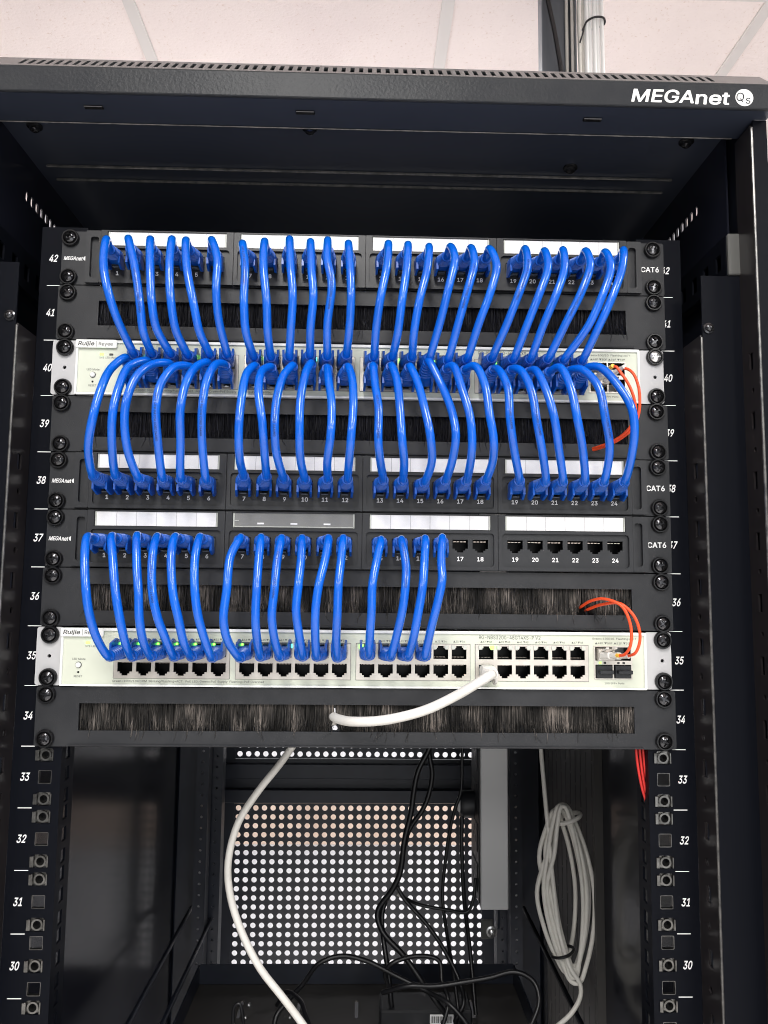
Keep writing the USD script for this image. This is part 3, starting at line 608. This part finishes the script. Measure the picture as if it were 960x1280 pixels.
CABLES_A = [
    [(-190.3, -44, 196.7), (-187.8, -54, 173.3), (-182.8, -57, 152.7), (-177.2, -50, 133), (-169.6, -34, 113.2)],
    [(-174.3, -44, 197.6), (-165.1, -54, 170.5), (-159.6, -57, 143.6), (-158.1, -50, 123.6), (-156, -34, 113.4)],
    [(-158.1, -44, 197.4), (-154.3, -54, 172.4), (-151.1, -57, 143.7), (-148.9, -50, 127), (-142.5, -34, 113.7)],
    [(-142.2, -44, 197.8), (-140.4, -54, 174.3), (-137.8, -57, 147.2), (-134.9, -50, 125.7), (-129.5, -34, 112.7)],
    [(-131.8, -44, 197.2), (-127.8, -54, 171.3), (-121.5, -57, 144.3), (-117.7, -50, 124.4), (-113.5, -34, 113.6)],
    [(-113, -44, 197.9), (-106.1, -54, 178.3), (-105.6, -57, 154.3), (-104.4, -50, 134.3), (-100.5, -34, 113.8)],
    [(-90, -44, 195.6), (-85.9, -54, 173.8), (-85.4, -57, 145), (-84.4, -50, 125), (-80.9, -34, 112.3)],
    [(-73.7, -44, 197.6), (-72.6, -54, 174.1), (-69.2, -57, 145.4), (-68.8, -50, 125.3), (-68.1, -34, 112.5)],
    [(-55.3, -44, 199.7), (-53, -54, 174.5), (-50.6, -57, 150.6), (-52.1, -50, 128.9), (-54.3, -34, 112.8)],
    [(-39.7, -44, 197.9), (-37.7, -54, 171.5), (-35.8, -57, 150.8), (-37.9, -50, 129.1), (-39.1, -34, 114.3)],
    [(-26.9, -44, 199.5), (-26.4, -54, 180), (-22.7, -57, 159.2), (-25.7, -50, 132.6), (-26.2, -34, 113.9)],
    [(-11.5, -44, 197.3), (-9.7, -54, 173.8), (-8.6, -57, 151.4), (-9.6, -50, 129.7), (-12, -34, 115.4)],
    [(18.3, -44, 197.9), (17.1, -54, 176), (12.6, -57, 150.2), (9.8, -50, 130), (8.6, -34, 113.9)],
    [(32.9, -44, 197.4), (31.4, -54, 173), (28.2, -57, 148.9), (25.6, -50, 127.1), (22.3, -34, 114.2)],
    [(48.7, -44, 196.1), (46.4, -54, 173.3), (40.8, -57, 149.1), (37.4, -50, 127.3), (36.9, -34, 114.4)],
    [(64.6, -44, 196.4), (66.7, -54, 181.9), (61.6, -57, 157.7), (56.9, -50, 137.4), (50.2, -34, 114)],
    [(80, -44, 195.9), (81, -54, 179), (75.8, -57, 157.9), (69.6, -50, 134.4), (64, -34, 112.4)],
    [(93.8, -44, 195.4), (97.4, -54, 177.6), (92.4, -57, 156.7), (84.7, -50, 134.7), (78.4, -34, 113.6)],
    [(120.7, -44, 196), (120, -54, 176.5), (112.9, -57, 155.4), (105.4, -50, 135.1), (97.1, -34, 114.9)],
    [(135.3, -44, 194.6), (135.2, -54, 176.8), (127.9, -57, 155.7), (120.5, -50, 135.4), (113.1, -34, 114.2)],
    [(149.2, -44, 195.7), (147.1, -54, 175.4), (139.7, -57, 154.3), (132.5, -50, 135.6), (126, -34, 114.5)],
    [(166.3, -44, 195.2), (166.4, -54, 179.1), (158.8, -57, 158), (149.3, -50, 137.6), (139.3, -34, 115)],
    [(181, -44, 194.7), (181.6, -54, 177.8), (173.8, -57, 155), (165.2, -50, 134.6), (151.4, -34, 114.6)],
    [(195, -44, 196.7), (189.6, -54, 176.3), (180.1, -57, 151.9), (173.2, -50, 134.7), (165.3, -34, 114.2)],
]
CABLES_B = [
    [(-175.1, -33, 109.5), (-182.2, -44, 98.7), (-184.4, -56, 81), (-188, -60, 58.2), (-193.6, -50, 38.4), (-195.2, -33, 21.9)],
    [(-159.1, -33, 107.6), (-169, -44, 100.6), (-172.2, -56, 81.2), (-174.3, -60, 61.5), (-176.8, -50, 38.7), (-178.7, -33, 21.6)],
    [(-143.1, -33, 105.9), (-151.9, -44, 102.5), (-160.3, -56, 89.3), (-165.7, -60, 66.3), (-166.1, -50, 38.8), (-162.1, -33, 20)],
    [(-127.8, -33, 103.7), (-135.4, -44, 101.1), (-142.6, -56, 84.9), (-144.2, -60, 66.6), (-144.9, -50, 45.4), (-144.9, -33, 20.3)],
    [(-115.1, -33, 107.2), (-120.5, -44, 101.4), (-125, -56, 85.2), (-127.2, -60, 65.4), (-128.8, -50, 45.7), (-131.4, -33, 19.9)],
    [(-102.2, -33, 105.8), (-106.4, -44, 103.3), (-110.5, -56, 87), (-112, -60, 65.6), (-113.5, -50, 45.9), (-113.3, -33, 19.5)],
    [(-80, -33, 105.4), (-83.8, -44, 97.2), (-85.2, -56, 76.4), (-85.9, -60, 53.6), (-86.5, -50, 33.8), (-86, -33, 22.7)],
    [(-68, -33, 104.7), (-72.8, -44, 99), (-73.5, -56, 81.3), (-69.6, -60, 57), (-68.8, -50, 37.1), (-69.4, -33, 23)],
    [(-51.9, -33, 105.9), (-57, -44, 96), (-60.6, -56, 73.6), (-60.8, -60, 54), (-60.4, -50, 37.3), (-56.7, -33, 21.5)],
    [(-38.2, -33, 107.8), (-40.5, -44, 99.6), (-43.3, -56, 77.1), (-43.4, -60, 54.3), (-43.3, -50, 34.4), (-41.2, -33, 21.1)],
    [(-26.1, -33, 104.7), (-24.5, -44, 93.4), (-21.3, -56, 71.1), (-21.5, -60, 48.4), (-24, -50, 31.5), (-24.4, -33, 21.3)],
    [(-10.7, -33, 105.7), (-7.2, -44, 93.7), (-5.9, -56, 71.4), (-7, -60, 48.6), (-8.5, -50, 31.8), (-9.8, -33, 21.5)],
    [(7.8, -33, 106.9), (9.5, -44, 90.7), (12.2, -56, 68.5), (12.1, -60, 45.8), (14, -50, 32.1), (16.5, -33, 21.3)],
    [(21.6, -33, 107.1), (25.3, -44, 94.2), (27.4, -56, 68.8), (28.9, -60, 46.1), (31, -50, 32.3), (30.9, -33, 21.1)],
    [(35.4, -33, 106.6), (40.4, -44, 92.8), (45.2, -56, 69.1), (48.8, -60, 49.5), (50.8, -50, 32.6), (46.9, -33, 19.9)],
    [(49.2, -33, 111), (59.2, -44, 88.3), (65, -56, 66.2), (66.9, -60, 49.8), (65.7, -50, 34.4), (62.5, -33, 21.6)],
    [(63.5, -33, 106.2), (67.1, -44, 104.7), (72.1, -55, 84), (76.9, -60, 63.9), (78.7, -58, 44.1), (78.5, -48, 30.2), (77.8, -33, 21.5)],
    [(77.4, -33, 105.6), (83.1, -44, 105), (88.5, -55, 87.5), (90.8, -60, 65.7), (94.1, -58, 47.4), (94.9, -48, 33.6), (92.3, -33, 22)],
    [(98.5, -33, 106), (100.7, -44, 102), (104.7, -56, 85.9), (105.4, -60, 62.8), (110.3, -50, 41.3), (117.2, -33, 22.3)],
    [(112.4, -33, 106.2), (116.7, -44, 102.3), (121.9, -56, 83), (124.7, -60, 60), (130.7, -50, 40.1), (136.5, -33, 21.7)],
    [(125.5, -33, 104.8), (127.9, -44, 102.5), (132.9, -56, 83.2), (137.1, -60, 63.3), (142.5, -50, 43.4), (149.4, -33, 21.9)],
    [(141, -33, 105.1), (145.6, -44, 105.2), (150.1, -56, 86.6), (153.4, -60, 63.6), (159.8, -50, 43.7), (165.6, -33, 22.1)],
    [(156.6, -33, 106.2), (161.6, -44, 103.9), (169.8, -56, 88.6), (173.6, -60, 63.9), (179.5, -50, 43.9), (180.1, -33, 22.3)],
    [(168.9, -33, 108.1), (175.3, -44, 105.8), (185.1, -55, 89.1), (192.4, -60, 72.1), (195.1, -58, 56.8), (195.8, -48, 38.2), (195.5, -33, 22.5)],
]
CABLES_C = [
    [(-195.2, -40, -23.6), (-192.4, -50, -37.9), (-188.5, -56, -59.2), (-186.1, -55, -75.5), (-182.5, -48, -93.6), (-177.5, -34, -108.2)],
    [(-178, -40, -23.1), (-172.7, -50, -40.8), (-167.8, -56, -63.4), (-164.4, -55, -81.2), (-162.1, -48, -97.9), (-161.4, -34, -108)],
    [(-159.9, -40, -22.4), (-156.2, -50, -40.6), (-152.2, -56, -63.3), (-151.1, -55, -81.1), (-149.4, -48, -97.8), (-147.6, -34, -107.9)],
    [(-145.7, -40, -23), (-145.1, -50, -34.4), (-143, -56, -60.2), (-139.3, -55, -78), (-134.5, -48, -94.7), (-131.5, -34, -107.8)],
    [(-132.9, -40, -22.9), (-132.2, -50, -35.7), (-128.5, -56, -63), (-124.3, -55, -80.8), (-121.6, -48, -97.6), (-119.2, -34, -107.7)],
    [(-115.1, -40, -23), (-115.5, -50, -37.1), (-113.7, -56, -59.9), (-111.1, -55, -77.8), (-107.5, -48, -94.5), (-104.5, -34, -108.3)],
    [(-86, -40, -23.1), (-90.8, -50, -36.8), (-91.6, -56, -59.7), (-93.4, -55, -80.6), (-91.2, -48, -95.8), (-84.8, -34, -108.2)],
    [(-71.2, -40, -22.9), (-71, -50, -39.6), (-71, -56, -59.5), (-71.4, -55, -80.4), (-70.8, -48, -95.6), (-70.1, -34, -107.3)],
    [(-56.5, -40, -23.2), (-58, -50, -39.5), (-58.7, -56, -59.3), (-60.2, -55, -77.3), (-58.8, -48, -94), (-56.2, -34, -107.2)],
    [(-41.7, -40, -23.1), (-41.3, -50, -39.3), (-42.2, -56, -56.2), (-43.5, -55, -74.1), (-41.4, -48, -92.4), (-40, -34, -107)],
    [(-22.7, -40, -22.8), (-24.5, -50, -39.1), (-28, -56, -56), (-30, -55, -72.5), (-30.4, -48, -90.8), (-29.9, -34, -107)],
    [(-12.1, -40, -22.7), (-13.1, -50, -39), (-14.4, -56, -55.9), (-14.9, -55, -76.9), (-15.6, -48, -93.7), (-15.1, -34, -107.6)],
    [(15.2, -40, -23.5), (12.1, -50, -38.7), (9.2, -56, -55.7), (8.8, -55, -73.6), (7.9, -48, -92), (7.4, -34, -105.9)],
    [(30.1, -40, -23.3), (32.8, -50, -41.5), (32.3, -56, -55.4), (30.5, -55, -71.9), (26.9, -48, -90.3), (23, -34, -106.5)],
    [(47.3, -40, -22.3), (45.9, -50, -38.3), (44.4, -56, -55.3), (40.8, -55, -77.8), (38.4, -48, -93.2), (35.4, -34, -106.4)],
    [(59.6, -40, -21.4), (57.8, -50, -38.2), (57.8, -56, -52.1), (54.9, -55, -67.2), (51, -48, -85.6), (47.6, -34, -106.3)],
]

ORD = "first second third fourth fifth sixth seventh eighth ninth tenth eleventh twelfth thirteenth fourteenth fifteenth sixteenth seventeenth eighteenth nineteenth twentieth twenty-first twenty-second twenty-third twenty-fourth".split()
GA, GB, GC = "blue cables from the top patch panel to the upper switch", "blue cables from the upper switch to the middle patch panel", "blue cables from the lowest patch panel to the lower switch"
for i, T in enumerate(CABLES_A):
    px, pz = pport(42, i); sx, sz = sport(40, i, 0)
    ax, ay, az = T[0]
    p0 = (px, -2.5, pz); t0 = (px + 0.62 * (ax - px), -31, az - 2.0)
    patch_cable(f"blue patch cable in the {ORD[i]} port of the topmost patch panel, hanging down", GA, p0, -1, t0, (sx, -3.5, sz), 1, T[-1], [(ax, ay + 1, az)] + T[1:-1], {6: 26, 16: 40, 18: 34, 1: 50, 10: 45, 21: 45}.get(i, 0))
for i, T in enumerate(CABLES_B):
    px, pz = pport(38, i); sx, sz = sport(40, i, 1)
    patch_cable(f"blue patch cable looping into the {ORD[i]} port of the middle patch panel", GB, (sx, -3.5, sz), -1, T[0], (px, -2.5, pz), -1, T[-1], T[1:-1], {5: 45, 12: 40, 18: 35, 19: 40, 3: 50, 22: 45, 8: 40}.get(i, 0))
for i, T in enumerate(CABLES_C):
    px, pz = pport(37, i); sx, sz = sport(35, i, 0)
    ax, ay, az = T[0]
    p0 = (px, -2.5, pz); t0 = (px + 0.55 * (ax - px), -27, pz + 0.6 * (az - pz))
    patch_cable(f"blue patch cable leaving the {ORD[i]} port of the lowest patch panel", GC, p0, -1, t0, (sx, -3.5, sz), 1, T[-1], [(ax, ay + 1, az)] + T[1:-1], {3: 35, 13: 22, 8: 30}.get(i, 0))

# ------------------------------------------------------------------ fibre cables
def fibre(name_label, plug_at, up, strands, ends):
    c = thing("fibre_cable", name_label, "fibre cable", plug_at)
    x, y, z = plug_at
    obj("transceiver", box(x - 6.2, x + 6.2, y - 6, y + 16, z - 4.4, z + 4.4, 0.4), "shield", c)
    for k in (0, 1):
        dx = -3.1 + 6.2 * k
        e = np.array(ends[k], float)
        b = np.array([x + dx, y - 6, z - 0.6])
        P = np.array([b + (e - b) * q for q in (0, 0.55, 0.6, 1)]); S = np.array([rsect(w, w, 12, 5) for w in (5.4, 5.2, 3.6, 3.0)])
        k_ = obj("connector", [loft(P, S), trimesh.convex.convex_hull(np.array([b + [a, q, r] for a in (-1.1, 1.1) for q, r in ((0, 2.6), (0, 3.4), (-12, 6.2), (-12, 7.0))]))], "cable_white", c)
        obj("sleeve", tube([e - (e - b) * 0.12, e, e + (e - b) * 0.18], 1.55, 6, 10), "yellow" if k == 0 else "cable_white", k_)
    for k, s_ in enumerate(strands):
        obj("strand", tube([np.array(ends[k], float)] + [np.array(q, float) for q in s_], 1.1, 36, 10), "orange", c, smooth=True)
fibre("orange fibre cable pair arching from the lower switch up into the brownish brush panel", (187.2, -4, ubase(35) + 27.0), 1,
      [[(192.6, -34, -104.0), (195.0, -40, -97), (195.4, -40, -83), (190.0, -38, -69.2), (180.7, -28, -64.2), (174.4, -14, -66.0), (171.0, 4, -71.5)], [(199.5, -38, -102), (202.1, -40, -91), (198.5, -40, -77), (190.1, -36, -67.6), (181.4, -20, -68.4), (175.6, 4, -73.5)]],
      [(189.6, -26, -105.4), (196.0, -27, -106.0)])
fibre("orange fibre cable pair dropping from the upper switch into the brush panel below", (187.2, -4, ubase(40) + 18.6), 1,
      [[(190.4, -34, 109.6), (193.4, -36, 104.5), (198, -38, 96), (202, -38, 86), (203.6, -37, 77), (202.0, -34, 66), (196.6, -25, 58.5), (188.0, -12, 54.2), (178.5, 4, 52.6)], [(199.8, -32, 108.6), (203.2, -36, 103.5), (206.2, -37, 94), (207.0, -37, 84), (206.4, -36, 74), (203.6, -33, 64), (197.2, -24, 57.2), (188.0, -10, 53.0), (178.0, 4, 51.2)]],
      [(187.8, -30, 109.9), (196.6, -28, 110.0)])
for k, (dx, nm) in enumerate(((0, "leftmost"), (2.8, "middle"), (5.4, "rightmost"))):
    c = thing("red_fibre_cable", f"{nm} of the three thin red cables below the lowest brush panel beside the right rail", "fibre cable", (214 + dx, 8, -170), "thin red cables by the right rail")
    obj("strand", tube([(213.6 + dx, 8, -160), (214 + dx, 8, -176), (214.6 + dx, 8, -186), (216.5 + dx * 0.9, 8, -200), (220 + dx * 0.7, 9, -214), (226 + dx * 0.4, 12, -226), (236, 14, -236)], 1.05, 24, 8), "red", c, smooth=True)

# ------------------------------------------------------------------ white cable on the lower switch
wx, wz = sport(35, 18, 1)
c = thing("white_patch_cable", "short white cable from the lower switch ending in the lowest brush panel", "cable", (wx, -4, wz))
obj("jacket", tube([(98, -26, -119.4), (93, -31, -121.4), (85, -34, -125.6), (70.7, -34, -133.9), (47.6, -32, -145.0), (18.9, -29, -152.4), (-4.0, -20, -155.0), (-14, -8, -155.4), (-19, 3, -155.2)], 3.5, 48, 14), "cable_white", c, smooth=True)
b = obj("boot", boot((wx, -8, wz), (98, -27, -119.2), -1), "cable_white", c, smooth=38)
obj("plug", plug((wx, -4, wz), -1), "plug", b)
obj("jacket_print", along("CAT.6 UTP 24AWG", spline([(58, -33.5, -140), (47.6, -32, -145.0), (30, -30.3, -150), (18.9, -29, -152.4)][::-1], 60), 3.5, 1.6, 4), "grey_print", c)

# ------------------------------------------------------------------ inside the rack
c = thing("white_cable", "single white cable curving down inside the rack in front of the perforated door", "cable", (-46, 130, -560))
obj("jacket", tube([(-20, 60, -168), (-38, 105, -180), (-56, 128, -197), (-71.5, 130, -218.5), (-91.2, 130, -243.4), (-108.5, 130, -271.6), (-116.1, 130, -306.4), (-113.1, 130, -334), (-102.2, 130, -364.7), (-85.1, 130, -395.3), (-65.3, 130, -418.9), (-46.4, 130, -442.3), (-20, 132, -480), (-2, 140, -530), (6, 152, -597)], 3.3, 60, 12), "cable_white", c, smooth=True)
# shelf with cords and adapter
sh = thing("rack_shelf", "dark slotted metal shelf low inside the rack under the black cords", "shelf", (0, 270, -600))
slot = shapely.union_all([rrect(x - 2.2, x + 2.2, y, y + 42, 2.0) for x in (-150, -75, 0, 75, 150) for y in (60, 160, 260, 360, 440)])
obj("tray", plate_xy(sbox(-216, 10, 216, 525).difference(slot), -602, -600), "shelf", sh)
obj("rear_lip", box(-216, 216, 524, 526, -599.9, -574, 0.4), "black", sh)
for s in (-1, 1):
    xa, xb = sorted((s * 216.2, s * 218)); obj("side_lip", box(xa, xb, 10, 525, -602, -575), "black", sh)
    xa, xb = sorted((s * 218.2, s * 245.8)); obj("support_arm", box(xa, xb, 60, 90, -601, -590), "black", sh)
for x in (-140, -84, 60, 120):
    obj("shelf_rivet", [trimesh.creation.icosphere(1, 3.0).apply_translation([x, 470, -599]), trimesh.creation.icosphere(1, 2.4).apply_translation([x, 440, -599])], "silver", sh)
ad = thing("power_adapter", "flat black adapter box with a white barcode sticker on the shelf", "adapter", (85, 420, -600))
obj("case", box(29, 142, 400, 446, -599.9, -571, 2.0), "plastic", ad)
st = obj("sticker", box(90, 119, 399.4, 399.98, -587, -575), "paper", ad)
r = np.random.default_rng(3); bars = []; x = 92.0
while x < 116.5:
    w = r.choice([0.35, 0.7, 1.0]); bars.append(box(x, x + w, 399.2, 399.4, -584.5, -577)); x += w + r.choice([0.35, 0.7])
obj("barcode", bars, "dark_print", st)
CORDS = {
 "thick black power cord falling from behind the lowest brush panel in front of the door": (3.6, [(98, 425, -235), (89.4, 430.0, -266.2), (75.9, 430.0, -292.8), (70.2, 430.0, -321.1), (67.4, 430.0, -343.6), (59.0, 430.0, -379.1), (53.5, 430.0, -419.8), (44, 430.0, -440), (25.5, 430.0, -467), (30.9, 425.0, -488.0), (58.6, 415.0, -513.9), (85.7, 405.0, -546.5), (110, 390, -564)]),
 "second black cord beside it that bows to the right and crosses behind it": (3.2, [(92, 445, -240), (91.6, 445.0, -273.1), (95.7, 445.0, -300.0), (90.9, 445.0, -326.8), (83.1, 445.0, -345.9), (67.5, 448.0, -368.7), (58.9, 448.0, -395.1), (54.2, 448.0, -421.3), (48, 445.0, -440), (35.1, 445.0, -461.3), (31.2, 440.0, -480.0), (40, 415, -540), (45, 400, -565)]),
 "thin black cord hanging straight down just left of the power strip": (2.4, [(142, 478, -240), (139.7, 480.0, -280.1), (137.7, 480.0, -331.7), (130.6, 480.0, -351.5), (123.5, 480.0, -379.0), (116.5, 480.0, -425.7), (113, 478.0, -466), (116, 460, -500), (122, 410, -545), (126, 380, -566)]),
 "dark grey cord end sticking out sideways with a bare light tip": (2.2, [(54, 455, -456), (58.4, 455.0, -458.2), (77.2, 460.0, -469.1), (118.9, 460.0, -477.0), (143.9, 460.0, -479.0), (152.3, 462.0, -463.1), (156, 470, -440)]),
 "black cord slanting down to the right from the bare cord tip": (2.6, [(50, 442, -440), (59.4, 440.0, -454.7), (91.8, 435.0, -488.4), (115.7, 425.0, -520.7), (128.6, 410.0, -545), (130.7, 395.0, -560), (120, 380.0, -566)]),
 "black cord arching over the middle of the shelf from a loop at its left": (2.9, [(-88, 325, -566), (-92, 340.0, -548), (-82.0, 350.0, -536.6), (-63.8, 370.0, -525.5), (-46.5, 390.0, -511.6), (-19.9, 395.0, -504.8), (11.1, 395.0, -510.4), (49.7, 390.0, -526.4), (83.6, 380.0, -537.9), (112, 360.0, -545), (140, 340, -560)]),
 "small black cord loop lying behind the adapter box": (2.6, [(40, 400, -545), (34.3, 395.0, -524.5), (41.9, 390.0, -511.8), (73.0, 395.0, -504.9), (100.2, 395.0, -510.5), (103.2, 385.0, -529.5), (109.2, 370.0, -545), (100, 350, -562)]),
 "black cord sweeping right along the shelf in a wide bend below the power strip": (2.9, [(30, 360, -530), (60.0, 350.0, -517.7), (92.6, 350.0, -517.8), (125.3, 350.0, -513.4), (153.4, 350.0, -509.1), (186.3, 350.0, -502.5), (205.2, 340.0, -508.8), (208.8, 330.0, -523.4), (198.2, 320.0, -543), (178, 310.0, -566)]),
 "short black cord bending down beside the white cable foot": (2.6, [(-95, 385, -556), (-82.3, 370.0, -534), (-63.1, 340.0, -530), (-56.1, 320.0, -534), (-38, 290.0, -552), (-20, 270, -567)]),
 "thin black wire hoop standing on the left of the shelf": (2.0, [(-136, 300, -567), (-134.0, 300.0, -535), (-132.7, 300.0, -514), (-127.6, 300.0, -511.2), (-123, 300.0, -527.5), (-118, 300, -567)]),
}
for lab, (rad, pts) in CORDS.items():
    if "bare light" not in lab:
        e = pts[-1]; pts = pts[:-1] + [(e[0], e[1] + 12, (e[2] - 597) / 2 + 4), (e[0] + 12, e[1] + 40, -597)]
        if pts[0][2] < -560: pts = [(pts[0][0], pts[0][1] + 6, -597)] + pts[1:]
    c = thing("power_cord", lab, "cord", pts[-1], "black cords in the bottom of the rack")
    obj("cord_jacket", tube(pts, rad, 60, 10), "cord", c, smooth=True)
    if "bare" in lab and "sticking" in lab:
        obj("cord_tip", tube([(51, 454, -454), (54, 455, -456), (58, 455, -458)], 2.6, 5, 8), "cable_grey", c)
# power strip
ps = thing("power_strip", "grey metal power strip standing upright in the right rear of the rack", "power strip", (178, 490, -473))
obj("housing", box(160.5, 196.5, 450, 535, -473.4, 200, 1.2), "alu", ps)
obj("socket_face", box(158.8, 160.4, 458, 528, -468, 190, 0.5), "plastic", ps)
for i in range(6):
    z = -440 + 52 * i
    obj("socket", [box(157.6, 158.7, 468, 518, z - 18, z + 18, 0.4)] + [box(157.2, 157.65, 490 + dy - 2, 490 + dy + 2, z + dz - 4, z + dz + 4) for dy, dz in ((-10, -4), (10, -4), (0, 8))], "plastic", ps)
obj("mounting_lug", [box(165, 180, 470, 474, -492, -473.5, 0.5), box(186, 189, 470, 474, -505, -473.5, 0.5)], "black", ps)
pl = thing("power_plug", "round black plug with a grey face pushed into the left side of the power strip", "plug", (157, 490, -350))
pm = revolve([(0, 0), (17, 0), (18, 2), (18, 14), (15, 20), (0, 20)], 24); pm.apply_transform(trimesh.transformations.rotation_matrix(-math.pi / 2, [0, 1, 0])); pm.apply_translation([157, 490, -350])
b = obj("plug_body", pm, "plastic", pl, smooth=35)
rm = revolve([(0, 0), (11, 0), (9, 2.5), (0, 3)], 24); rm.apply_transform(trimesh.transformations.rotation_matrix(-math.pi / 2, [0, 1, 0])); rm.apply_translation([137, 490, -350]); obj("plug_cap", rm, "alu", pl, smooth=35)
obj("plug_tail", tube([(140, 484, -364), (139, 480, -400), (142, 478, -470), (150, 474, -540), (152, 440, -597)], 2.8, 24, 10), "cord", pl, smooth=True)
bd = thing("cable_bracket", "small bright bolt bracket below the power strip at the rear post", "bracket", (178, 500, -520))
obj("bracket_plate", box(168, 184, 498, 502, -530, -505, 1.0), "hinge", bd)
obj("bracket_bolt", to_front(bolt_head, 182, 498, -520), "silver", bd, smooth=40)
# vertical cable duct
du = thing("cable_duct", "dark vertical slotted cable duct on the right side wall behind the coil", "cable duct", (283, 450, -900))
sl = []
for j in range(10):
    for i in range(26):
        z = -890 + 42 * i + (j % 3) * 9
        sl.append(sbox(338 + 24 * j, z, 341 + 24 * j, z + 39))
obj("slotted_cover", plate_yz(sbox(330, -900, 576, 200).difference(shapely.union_all(sl)), 276, 278), "duct", du)
obj("duct_sides", [box(278, 285.8, 330, 332, -900, 200), box(278, 285.8, 574, 576, -900, 200)], "duct", du)
# coiled cable
co = thing("coiled_cable", "pale grey cable coiled in long loops hanging before the dark duct", "cable", (246, 345, -520))
P = [(212, 350, -150), (215, 350, -200), (218, 350, -246), (221, 348, -290), (224, 346, -330)]
r = np.random.default_rng(11)
for k in range(7):
    cxk = 243 + r.normal(0, 3.0); w = 14 + 22 * ((k * 0.37) % 1.0) + r.normal(0, 1.5); h = 92 + r.normal(0, 6); ph = r.normal(0, 0.05)
    for a in np.linspace(0, 2 * math.pi, 14, endpoint=False):
        x = -math.cos(a) * w; z = -math.sin(a) * h
        sh_ = 0.55 + 0.45 * math.cos((z / h - 0.0) * math.pi / 2.2)
        tilt = 10.0 * (-z / h) * 0.6
        P.append((cxk + x * sh_ * 1.05 + tilt + 3, 338 + 5.0 * k * 0.55 + 4 * math.sin(a + k), -408 + z + 4 * math.sin(k * 2.1)))
P += [(232, 340, -440), (246, 336, -490), (258, 336, -510), (257, 335, -524), (245, 332, -540), (225, 328, -553), (200, 322, -566), (172, 318, -582), (150, 330, -597)]
obj("jacket", tube(P, 2.6, 520, 9), "cable_grey", co, smooth=True)
a = np.linspace(0, 2 * math.pi, 20)
obj("white_tie", tube([(249 + 14 * math.cos(q), 345 + 13 * math.sin(q), -327 + 5 * math.cos(q)) for q in a], 2.6, 30, 8), "cable_white", co)
obj("black_tie", tube([(240 + 13 * math.cos(q), 345 + 12 * math.sin(q), -478 + 4 * math.cos(q)) for q in a], 1.8, 30, 8), "cord", co)

# ------------------------------------------------------------------ cable riser behind the rack
tr = thing("cable_tray", "grey steel cable tray rising from behind the rack to the ceiling", "cable tray", (350, 715, -300))
obj("tray_back", box(312, 372, 716, 718, -300, 1046), "tray", tr)
obj("tray_flange", [box(310, 312, 690, 718, -300, 1046), box(371, 373, 690, 716, -300, 1046)], "tray", tr)
c = thing("black_cable", "black cable slanting across the grey tray above the rack", "cable", (340, 700, 700))
obj("jacket", tube([(318, 690, 1046), (322, 692, 1010), (334, 694, 950), (345, 696, 880), (352, 698, 820), (356, 700, 700)], 4.0, 24, 10), "cord", c, smooth=True)
PLACE = ["leftmost", "second from the left", "middle one", "second from the right", "rightmost"]
for k in range(5):
    x = 362 + 7.0 * k
    c = thing("grey_data_cable", f"{PLACE[k]} of the five grey data cables rising beside the grey tray", "cable", (x, 712 - 3 * (k % 2), -200), "grey data cables rising to the ceiling")
    obj("jacket", tube([(x + rng.normal(0, 0.8), 712 - 3 * (k % 2) - (6 if k > 0 else 0), z) for z in (-200, 100, 400, 700, 850, 1000, 1046)], 3.3, 24, 8), "cable_grey", c, smooth=True)
for k in range(5):
    x = 394 + 7.2 * k
    c = thing("white_data_cable", f"{PLACE[k]} of the five white data cables tied together above the rack", "cable", (x, 700, -200), "white data cables rising to the ceiling")
    obj("jacket", tube([(x + rng.normal(0, 0.5), 700 + 3 * (k % 2), z) for z in (-200, 100, 400, 700, 850, 1000, 1046)], 3.7, 24, 8), "cable_lit", c, smooth=True)
tie = thing("cable_tie", "black cable tie looped round the white cables above the rack", "cable tie", (415, 700, 960))
obj("strap", [tube([(388, 694, 958), (393, 692, 968), (408, 691, 976), (424, 693, 976), (428, 702, 972), (408, 709, 966), (389, 706, 960), (388, 694, 958)], 1.9, 40, 8), tube([(388, 694, 958), (385, 690, 945), (379, 690, 925)], 1.6, 10, 8)], "cord", tie)
